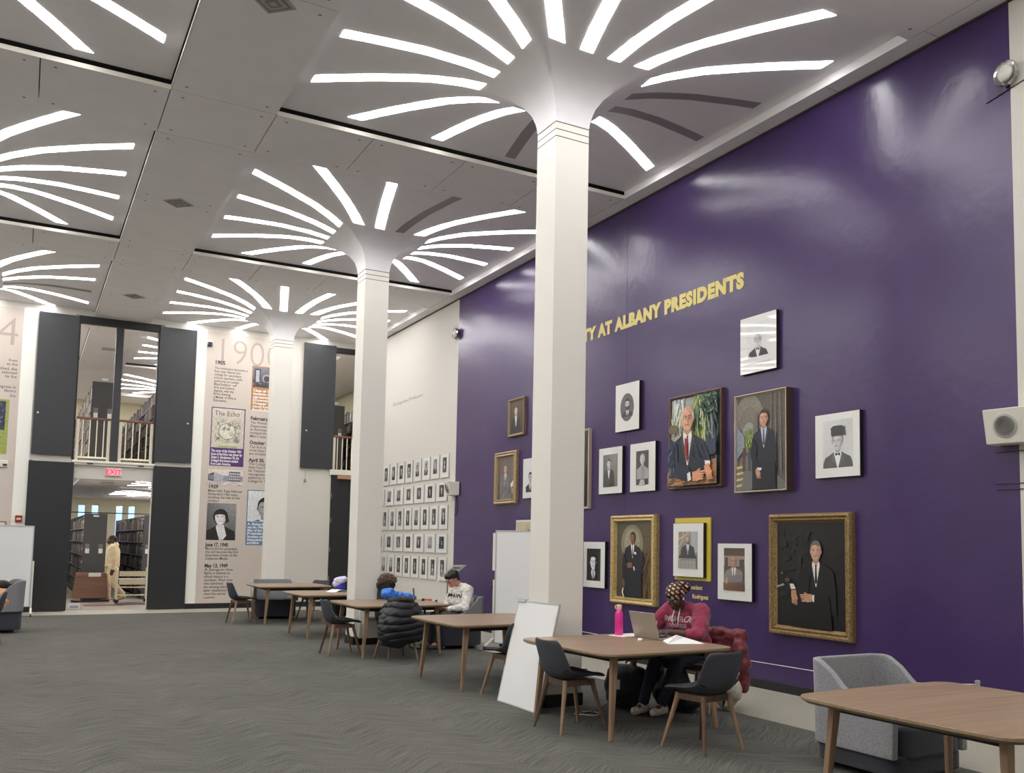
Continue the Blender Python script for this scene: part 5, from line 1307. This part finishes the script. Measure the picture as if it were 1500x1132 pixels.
# blue bag
BLUE = mat('blue_plastic', (52, 120, 214), .4, noise=.35, nscale=7)
r = empty('blue_bag', (4.95, 13.22, TZ), math.radians(-8), 'bright blue crumpled bag lying on the fourth oak table', 'bag')
o = blob('bag_body', [('ell', (-.17, 0, .09), (.11, .10, .095)), ('cap', (-.16, 0, .07), (.14, 0, .045), .08, .045), ('cap', (.1, 0, .035), (.24, .0, .03), .036, .026)], BLUE, .008, 2, r); displace(o, .02, 12, 8)
# laptop seen edge on, papers, red box, round side table
r = empty('side_table', (5.27, 13.0, 0), 0, 'small black pedestal side table in front of the man in the white sweatshirt', 'table')
MB().prism(rrect(.46, .40, .08), .650, .668, BLACK).build('tabletop', r, bevel=.004)
MB().tube([(0, .0, .02), (0, 0, .65)], .018, BLACK, 12).build('pole', r); MB().prism(rrect(.34, .30, .05), 0, .02, BLACK).build('base', r, bevel=.004)
r = empty('laptop', (5.12, 13.05, .668), math.radians(64), 'grey laptop seen edge-on beside the blue bag', 'laptop')
MB().box(-.14, .14, -.2, 0, .0, .014, GREYM).build('base', r, bevel=.003); MB().box(-.14, .14, -.006, 0, .012, .21, mat('lid_grey', (150, 150, 150), .4), Matrix.Rotation(math.radians(-6), 4, 'X')).build('lid', r, bevel=.003)
o = tag(MB().box(-.05, .05, -.04, .04, 0, .05, mat('salmon_card', (206, 120, 104), .6)).build('small_box', bevel=.004, loc=(5.36, 13.10, .668)), 'small salmon coloured box on the black side table', 'box')
o = tag(MB().lathe([(.018, 0), (.02, .004), (.02, .06), (.012, .066)], BLACK, 14).build('small_pot', smooth='auto', loc=(5.20, 12.90, .668)), 'small black cylinder beside the edge-on laptop', 'pot')
o = tag(MB().lathe([(.016, 0), (.018, .004), (.018, .035), (.01, .04)], BLACK, 14).build('small_pot', smooth='auto', loc=(5.43, 12.95, .668)), 'small black pot at the right rim of the black side table', 'pot')
paper('paper_sheets', 'loose white papers on the black side table beside the salmon box', 5.27, 12.93, .1, .26, .18, n=2, z=.668)
# things on the fifth table
r = empty('blue_white_bag', (4.86, 15.95, TZ), 0, 'blue and white carrier bag standing by the second column', 'bag')
o = blob('bag_top', [('ell', (0, 0, .17), (.10, .07, .07)), ('cap', (-.06, 0, .12), (.08, 0, .2), .06, .06)], mat('white_lilac_plastic', (206, 204, 236), .5, noise=.2, nscale=10), .009, 2, r); displace(o, .015, 14, 8)
o = blob('bag_base', [('ell', (.02, 0, .05), (.085, .07, .055)), ('ell', (.02, 0, .09), (.08, .06, .05))], mat('royal_blue_plastic', (40, 50, 190), .5), .009, 2, r)
o = paper('open_papers', 'open white papers lying on the fifth oak table', 4.70, 15.55, .5, .34, .22, lift=.04, n=2)
r = empty('black_backpack', (5.05, 16.4, 0), 0, 'black bag heaped on a seat beside the blue and white bag', 'bag')
blob('bag_body', [('ell', (0, 0, .55), (.20, .16, .36)), ('ell', (.1, 0, .8), (.12, .1, .12))], BAGB, .02, 2, r)
# purple sign
r = empty('sign_holder', (6.75, 15.6, 0), 0, 'purple and white flyer on a stand behind the seated man\'s head', 'sign')
MB().tube([(0, 0, .02), (0, 0, .98)], .012, GREYM, 8).build('pole', r); MB().lathe([(.14, 0), (.14, .015), (.02, .02)], GREYM, 20).build('base', r)
def quad3(o_, u_, v_, a0, a1, b0, b1, off, mt, nm, par):
    n_ = u_.cross(v_).normalized()
    if n_.x > 0: n_ = -n_
    P_ = [o_+u_*a+v_*b+n_*off for a, b in ((a0, b0), (a1, b0), (a1, b1), (a0, b1))]
    P_ += [p-n_*.003 for p in P_]
    return MB().add(P_, [(0, 1, 2, 3), (7, 6, 5, 4), (0, 4, 5, 1), (1, 5, 6, 2), (2, 6, 7, 3), (3, 7, 4, 0)], mt).build(nm, par)
o_, u_, v_ = Vector((.0, .35, .93)), Vector((.05, -.52, .235)), Vector((.14, -.22, .0))
quad3(o_, u_, v_, 0, 1, 0, 1, 0, PAPER, 'card', r)
for a0, a1, b0, b1 in ((.74, .82, .22, .78), (.56, .61, .2, .7), (.36, .41, .2, .7), (.18, .22, .2, .7)): quad3(o_, u_, v_, a0, a1, b0, b1, .004, mat('flyer_purple', (84, 62, 120), .5), 'print', r)

# ---- man in white sweatshirt
SKINL = mat('light_skin', (206, 152, 128), .5, noise=.05, nscale=30)
WSW = mat('white_fleece', (226, 222, 214), .9, noise=.04, nscale=20)
BHAIR = mat('black_hair', (26, 22, 22), .55, noise=.4, nscale=80)
mr_ = empty('person', (5.86, 12.93, 0), math.radians(98), 'person in glasses and a white lettered sweatshirt looking down at a phone', 'person')
HP, T, e = head_prims((0, .20, 1.015), .55, .15, 1.0)
sh = [(.18, .03, .86), (-.18, .03, .86)]; el = [(.25, .13, .60), (-.25, .12, .60)]; wrst = [(.09, .34, .58), (-.09, .34, .58)]
body = HP+[('cap', (0, .05, .88), (0, .13, .97), .055, .05), ('cap', (0, -.02, .46), (0, .03, .82), .13, .12), ('cap', sh[0], sh[1], .07, .07)]
for k in (0, 1):
    body += [('cap', sh[k], el[k], .05, .042), ('cap', el[k], wrst[k], .04, .026)]
    x_ = (.10, -.10)[k]; kn = (x_*1.3, .42, .47); an = (x_*1.2, .50, .09); body += [('cap', (x_, 0, .47), kn, .085, .06), ('cap', kn, an, .056, .036), ('cap', an, (an[0], an[1]+.12, .04), .035, .028)]
body += hand_prims(wrst[0], (-.35, .7, .1), (-.6, -.1, .7), 1, .7)+hand_prims(wrst[1], (.35, .7, .1), (.6, -.1, .7), -1, .7)
blob('body', body, SKINL, .0075, 3, mr_); face_parts(mr_, T, e, 1.0, BHAIR)
gar = [('cap', (0, -.02, .48), (0, .02, .80), .175, .155), ('cap', (.15, .03, .85), (-.15, .03, .85), .09, .09), ('cap', (.05, .05, .90), (-.05, .05, .90), .06, .06), ('ell', (0, .06, .70), (.16, .12, .15))]
for k in (0, 1):
    a, b, c = Vector(sh[k]), Vector(el[k]), Vector(wrst[k]); gar += [('cap', tuple(a), tuple(b), .082, .068), ('cap', tuple(b), tuple(b.lerp(c, .86)), .064, .042)]
g = blob('sweatshirt', gar, WSW, .010, 2, mr_); displace(g, .018, 11, 3); displace(g, .006, 28, 4)
me = text_mesh('MOHAWK', .085, .0015, .002, 'CENTER'); project_text(g, me, mat('navy_print', (50, 52, 66), .7), (0, .2, .74), (-1, 0, 0), (0, .1, 1), (0, 1, 0), 'lettering', mr_)
hr = blob('hair', [('ell', T((0, -.025, .055)), (.086, .104, .075), e), ('ell', T((0, -.07, .01)), (.078, .05, .07), e), ('ell', T((0, .050, .085)), (.066, .040, .028), e), ('cap', T((-.045, .068, .068)), T((.045, .078, .062)), .016, .017), ('ell', T((0, -.075, -.035)), (.062, .035, .045), e), ('ell', T((.072, -.02, .03)), (.016, .04, .035), e), ('ell', T((-.072, -.02, .03)), (.016, .04, .035), e)], BHAIR, .008, 1, mr_); displace(hr, .016, 30, 2)
q = MB()
for k in (-1, 1):
    q.tube([T((k*.034+.024*math.cos(a), .098, .008+.018*math.sin(a))) for a in [2*PI*j/14 for j in range(15)]], .0025, BLACK, 6); q.tube([T((k*.058, .096, .012)), T((k*.080, 0, .014))], .0025, BLACK, 6)
q.tube([T((-.01, .102, .01)), T((.01, .102, .01))], .0025, BLACK, 6); q.build('glasses', mr_)
o = blob('trousers', [('cap', (.1, -.02, .47), (.13, .42, .47), .10, .072), ('cap', (-.1, -.02, .47), (-.13, .42, .47), .10, .072), ('cap', (.13, .42, .47), (.12, .5, .1), .07, .055), ('cap', (-.13, .42, .47), (-.12, .5, .1), .07, .055)], mat('grey_trousers', (70, 70, 76), .9), .013, 3, mr_)
for x_ in (.12, -.12): blob('shoe', [('cap', (x_, .47, .045), (x_, .63, .038), .043, .038)], mat('grey_shoe', (90, 88, 86), .7), .01, 2, mr_)
r = empty('phone', (5.36, 12.97, .60), math.radians(98), 'phone with a pale teal case held by the man in the white sweatshirt', 'phone')
MB().box(-.036, .036, -.07, .07, 0, .009, mat('teal_case', (130, 180, 190), .4), Matrix.Rotation(.5, 4, 'X')).build('body', r, bevel=.003)

# ---- librarian at the cart
CREAMF = mat('cream_fleece', (214, 194, 160), .9, noise=.1, nscale=14)
lb = empty('person', (1.99, 25.22, 0), math.radians(86), 'person standing in a cream hoodie and trousers beside a book cart in the stacks', 'person')
HP, T, e = head_prims((0, .045, 1.50), .12, .1, 1.0)
sh = [(.18, 0, 1.32), (-.18, 0, 1.32)]; el = [(.24, -.05, 1.04), (-.24, -.03, 1.04)]; wrst = [(.22, .02, .80), (-.22, .0, .80)]
body = HP+[('cap', (0, 0, 1.33), (0, .02, 1.43), .055, .05), ('cap', (0, 0, .90), (0, 0, 1.26), .13, .13), ('cap', sh[0], sh[1], .07, .07)]
leg = [((.10, .0, .86), (.10, .08, .47), (.10, .06, .10)), ((-.10, 0, .86), (-.11, -.02, .47), (-.11, -.26, .16))]
for k in (0, 1):
    body += [('cap', sh[k], el[k], .05, .042), ('cap', el[k], wrst[k], .04, .026)]; h_, kn, an = leg[k]
    body += [('cap', h_, kn, .085, .06), ('cap', kn, an, .056, .036), ('cap', an, (an[0], an[1]+.12, an[2]-.06), .035, .028)]
body += hand_prims(wrst[0], (0, .1, -1), (-1, 0, 0), 1, .5)+hand_prims(wrst[1], (0, .1, -1), (1, 0, 0), -1, .5)
blob('body', body, SKIND, .009, 3, lb); face_parts(lb, T, e, 1.0, BHAIR)
gar = [('cap', (0, 0, .92), (0, .0, 1.24), .17, .16), ('cap', (.15, 0, 1.30), (-.15, 0, 1.30), .09, .09), ('ell', (0, .03, .88), (.18, .15, .08)), ('cap', (.06, -.05, 1.38), (-.06, -.05, 1.38), .07, .07), ('cap', (.05, .04, 1.37), (-.05, .04, 1.37), .045, .045)]
for k in (0, 1):
    a, b, c = Vector(sh[k]), Vector(el[k]), Vector(wrst[k]); gar += [('cap', tuple(a), tuple(b), .080, .07), ('cap', tuple(b), tuple(b.lerp(c, .9)), .066, .048)]
g = blob('hoodie', gar, CREAMF, .012, 3, lb); displace(g, .014, 9, 3)
tr = []
for h_, kn, an in leg: tr += [('cap', h_, kn, .105, .08), ('cap', kn, (an[0], an[1], an[2]+.03), .078, .055)]
o = blob('trousers', tr+[('ell', (0, 0, .86), (.17, .14, .1))], CREAMF, .013, 3, lb); displace(o, .01, 10, 5)
blob('hair', [('ell', T((0, -.025, .045)), (.082, .098, .076), e), ('ell', T((0, -.09, .0)), (.05, .04, .05), e)], BHAIR, .01, 1, lb)
for h_, kn, an in leg:
    z_ = an[2]-.04; o = blob('shoe', [('cap', (an[0], an[1]-.03, z_ if z_ > .05 else .05), (an[0], an[1]+.14, max(.045, z_-.06)), .05, .045), ('cap', (an[0], an[1]-.01, z_+.04), (an[0], an[1]+.03, z_+.02), .045, .04)], mat('tan_boot', (206, 178, 138), .8, noise=.2, nscale=30), .01, 2, lb)
# cart
CREAM = mat('cream_metal', (214, 204, 176), .45)
r = empty('book_cart', (2.40, 24.75, 0), 0, 'cream metal book cart in the doorway beside the standing person', 'cart')
for z in (.17, .36, .56):
    MB().box(-.30, .30, -.17, .17, z, z+.02, CREAM).build('shelf', r, bevel=.003)
for z in (.22, .44, .64): MB().box(-.30, .30, -.185, -.17, z, z+.12, CREAM).build('side_panel', r, bevel=.003) if z > .3 else None
for x_ in (-.335, .335):
    q = MB(); q.tube([(x_, -.17, .08), (x_, -.17, .80), (x_, -.12, .83), (x_, .12, .83), (x_, .17, .80), (x_, .17, .08)], .02, CREAM, 8); q.build('end_frame', r, smooth='auto')
    for y_ in (-.17, .17): MB().lathe([(.01, -.014), (.045, -.014), (.045, .014), (.01, .014)], BLACK, 16, Matrix.Translation((x_, y_, .045)) @ Matrix.Rotation(PI/2, 4, 'X')).build('caster', r)

# ---- left edge: tan coat and black bag in the armchair
r = empty('tan_jacket', (-.42, 17.55, 0), 0, 'tan jacket piled in the armchair at the left edge', 'jacket')
o = blob('jacket_body', [('ell', (.15, -.02, .50), (.22, .2, .20)), ('ell', (.18, -.05, .62), (.17, .15, .12)), ('ell', (.22, -.12, .48), (.14, .12, .12))], mat('tan_nylon', (206, 154, 112), .6, noise=.25, nscale=8), .015, 3, r); displace(o, .03, 9, 3)
r = empty('shoulder_bag', (-.22, 17.5, .66), 0, 'black bag with a looped strap on top of the tan jacket', 'bag')
blob('body', [('ell', (0, 0, .10), (.13, .10, .09))], BAGB, .012, 2, r); MB().tube([(.10, -.02, .10), (.20, -.02, .14), (.26, -.02, .08), (.24, -.02, -.02), (.16, -.02, .02)], .012, BLACK, 8).build('strap', r, smooth=True)

# ================================================================== BOOK STACKS
STACK = mat('charcoal_stack_metal', (72, 72, 74), .5); SHELFM = mat('shelf_metal', (150, 150, 156), .4, metal=.3)
CARD = mat('label_card', (232, 232, 226), .5)
def stack_range(x0, y0, L, z0, label, group, cards=True, w_=.52, ht=2.16, nsh=6):
    r = empty('book_stack', (x0, y0, z0), 0, label, 'bookcase', group)
    MB().box(0, w_, 0, .03, 0, ht, STACK).build('end_panel', r, bevel=.004)
    if cards:
        for x in (.10, .40):
            f = MB().box(x-.05, x+.05, -.012, 0, 1.16, 1.40, mat('holder', (120, 120, 120), .5)).box(x-.045, x+.045, -.014, -.012, 1.165, 1.28, CARD).build('card_holder', r)
        MB().box(.20, .33, -.01, 0, 2.08, 2.12, CARD).build('range_number', r)
    MB().box(w_/2-.015, w_/2+.015, .03, L, 0, ht-.03, mat('stack_back', (44, 42, 42), .8)).build('back_panel', r)
    for k in range(nsh):
        z = .08+k*(ht-.12)/nsh
        MB().box(.01, w_-.01, .03, L, z, z+.018, SHELFM).build('shelf', r)
    for j in range(1, int(L/.92)+1):
        if j*.92 < L: MB().box(0.005, w_-.005, j*.92-.01, j*.92+.01, 0, ht-.02, STACK).build('upright', r)
    return [z0+.08+k*(ht-.12)/nsh+.018 for k in range(nsh)]
BC = [(112, 100, 84), (70, 44, 40), (40, 46, 66), (56, 66, 52), (40, 38, 40), (170, 158, 132), (120, 54, 48), (64, 74, 92), (206, 198, 178), (90, 78, 60)]
BCM = [mat('book_cloth_%s' % n, c, .7) for n, c in zip('umber maroon navy green black buff red slate cream brown'.split(), BC)]
BN = 'brown maroon navy green black buff red slate cream tan'.split(); SHN = ['bottom', 'second lowest', 'third lowest', 'third highest', 'second highest', 'top']
bproto = []
for mt in BCM:
    q = MB(); q.box(0, .15, 0, .032, 0, .24, mt); q.box(.004, .146, .004, .028, .2405, .241, PAPER)
    q.box(-.0008, 0, .002, .030, .15, .17, CARD if mt not in (BCM[8], BCM[5]) else BLACK)
    o = q.build('book'); bproto.append(o.data); bpy.data.objects.remove(o)
Rb = random.Random(11); stuff = MB(); NB = 0
def books(x, y0, L, zs, flip, indiv, zone, lab):
    global NB
    for si, z in enumerate(zs):
        y = y0+.05; gap = 0
        while y < y0+L-.06:
            if ((y-y0) % .92) > .87: y += .06; continue
            th = Rb.uniform(.028, .055); hh = Rb.uniform(.19, .29); k = Rb.choice(range(10)); dp = Rb.uniform(.13, .17)
            if Rb.random() < .04: y += Rb.uniform(.05, .16); continue
            if y-y0 < indiv:
                o = bpy.data.objects.new('book', bproto[k]); COL.objects.link(o); o.location = (x, y, z); o.scale = ((-1 if flip else 1)*dp/.15, th/.032, hh/.24)
                tag(o, '%s %s, %s shelf' % (BN[k], lab, SHN[si]), 'book', zone); NB += 1
            else:
                if flip: stuff.box(x-dp, x, y, y+th*.95, z, z+hh, BCM[k])
                else: stuff.box(x, x+dp, y, y+th*.95, z, z+hh, BCM[k])
            y += th
zs = stack_range(1.36, 26.0, 8.5, 0, 'lower book stack with two white label cards behind the wooden kiosk', 'lower book stacks')
books(1.37, 26.0, 6, zs, False, .95, 'books at the near end of the stack behind the kiosk', 'book at the near end of the stack behind the kiosk')
zs2 = stack_range(2.74, 26.0, 8.5, 0, 'lower book stack at the right side of the doorway behind the cart', 'lower book stacks')
books(2.75, 26.0, 7.5, zs2, False, 1.0, 'books at the near end of the stack behind the cart', 'book at the near end of the stack behind the cart')
stack_range(-.05, 26.0, 8.5, 0, 'lower book stack left of the doorway', 'lower book stacks')
zs3 = stack_range(1.29, 24.5, 10, 3.25, 'upper book stack behind the left white railing', 'upper book stacks', ht=2.04)
books(1.30, 24.5, 8, zs3, False, 0, '', '')
zs4 = stack_range(2.72, 24.5, 10, 3.25, 'upper book stack behind the right white railing', 'upper book stacks', ht=2.04)
books(2.73, 24.5, 9, zs4, False, 0, '', '')
zs5 = stack_range(7.05, 24.9, 9, 3.25, 'upper book stack seen beside the second column', 'upper book stacks', ht=2.04)
zs6 = stack_range(7.9, 24.9, 9, 3.25, 'upper book stack at the far right beside the second column', 'upper book stacks', ht=2.04)
books(7.06, 24.9, 8, zs5, False, 0, '', ''); books(7.91, 24.9, 8, zs6, False, 0, '', '')
tag(stuff.build('stack_books'), 'rows of library books farther down the stacks', 'books', None, 'stuff')
r = empty('wood_kiosk', (1.53, 25.35, 0), 0, 'brown wooden kiosk with a white card, in front of the lower book stack', 'cabinet')
q = MB(); q.add([(-.38, -.16, .09), (.40, -.16, .09), (.34, -.10, .70), (-.32, -.10, .70), (-.38, .16, .09), (.40, .16, .09), (.34, .16, .70), (-.32, .16, .70)], [(0, 1, 2, 3), (4, 7, 6, 5), (0, 3, 7, 4), (1, 5, 6, 2), (3, 2, 6, 7), (0, 4, 5, 1)], KIOSK); q.build('body', r, bevel=.01)
MB().box(-.40, .42, -.2, .18, 0, .05, BLACK).build('base', r, bevel=.01)
MB().box(-.05, .22, -.115, -.105, .61, .70, CARD).build('card', r)
MB().tube([(-.42, -.2, .06), (-.2, -.22, .05)], .02, CHROME, 8).build('rail', r)
tag(MB().tube([(-.2, 0, 0), (3.6, 0, 0)], .012, BLACK, 8).build('stack_brace', loc=(0, 26.1, 2.185)), 'thin dark brace bar across the tops of the lower book stacks', 'bar')
# rug pieces on the lobby floor
for x, y, w_, c, l in ((1.75, 23.9, .42, (120, 84, 78), 'small reddish mat on the doorway floor'), (2.35, 24.1, .35, (70, 60, 66), 'small dark mat on the doorway floor right of the reddish one')):
    tag(MB().box(-w_, w_, -.22, .22, 0, .012, mat('mat_%d' % c[0], c, .95, noise=.2, nscale=30)).build('floor_mat', loc=(x, y, 0)), l, 'mat')
o = tag(MB().box(-.12, .12, -.06, .06, 0, .12, METALW).box(-.08, .08, -.065, -.06, .03, .08, mat('label_lilac', (150, 150, 190), .6)).build('floor_box', bevel=.008, loc=(1.08, 22.75, 0)), 'small white box on the doorway floor beside the left shutter', 'box')
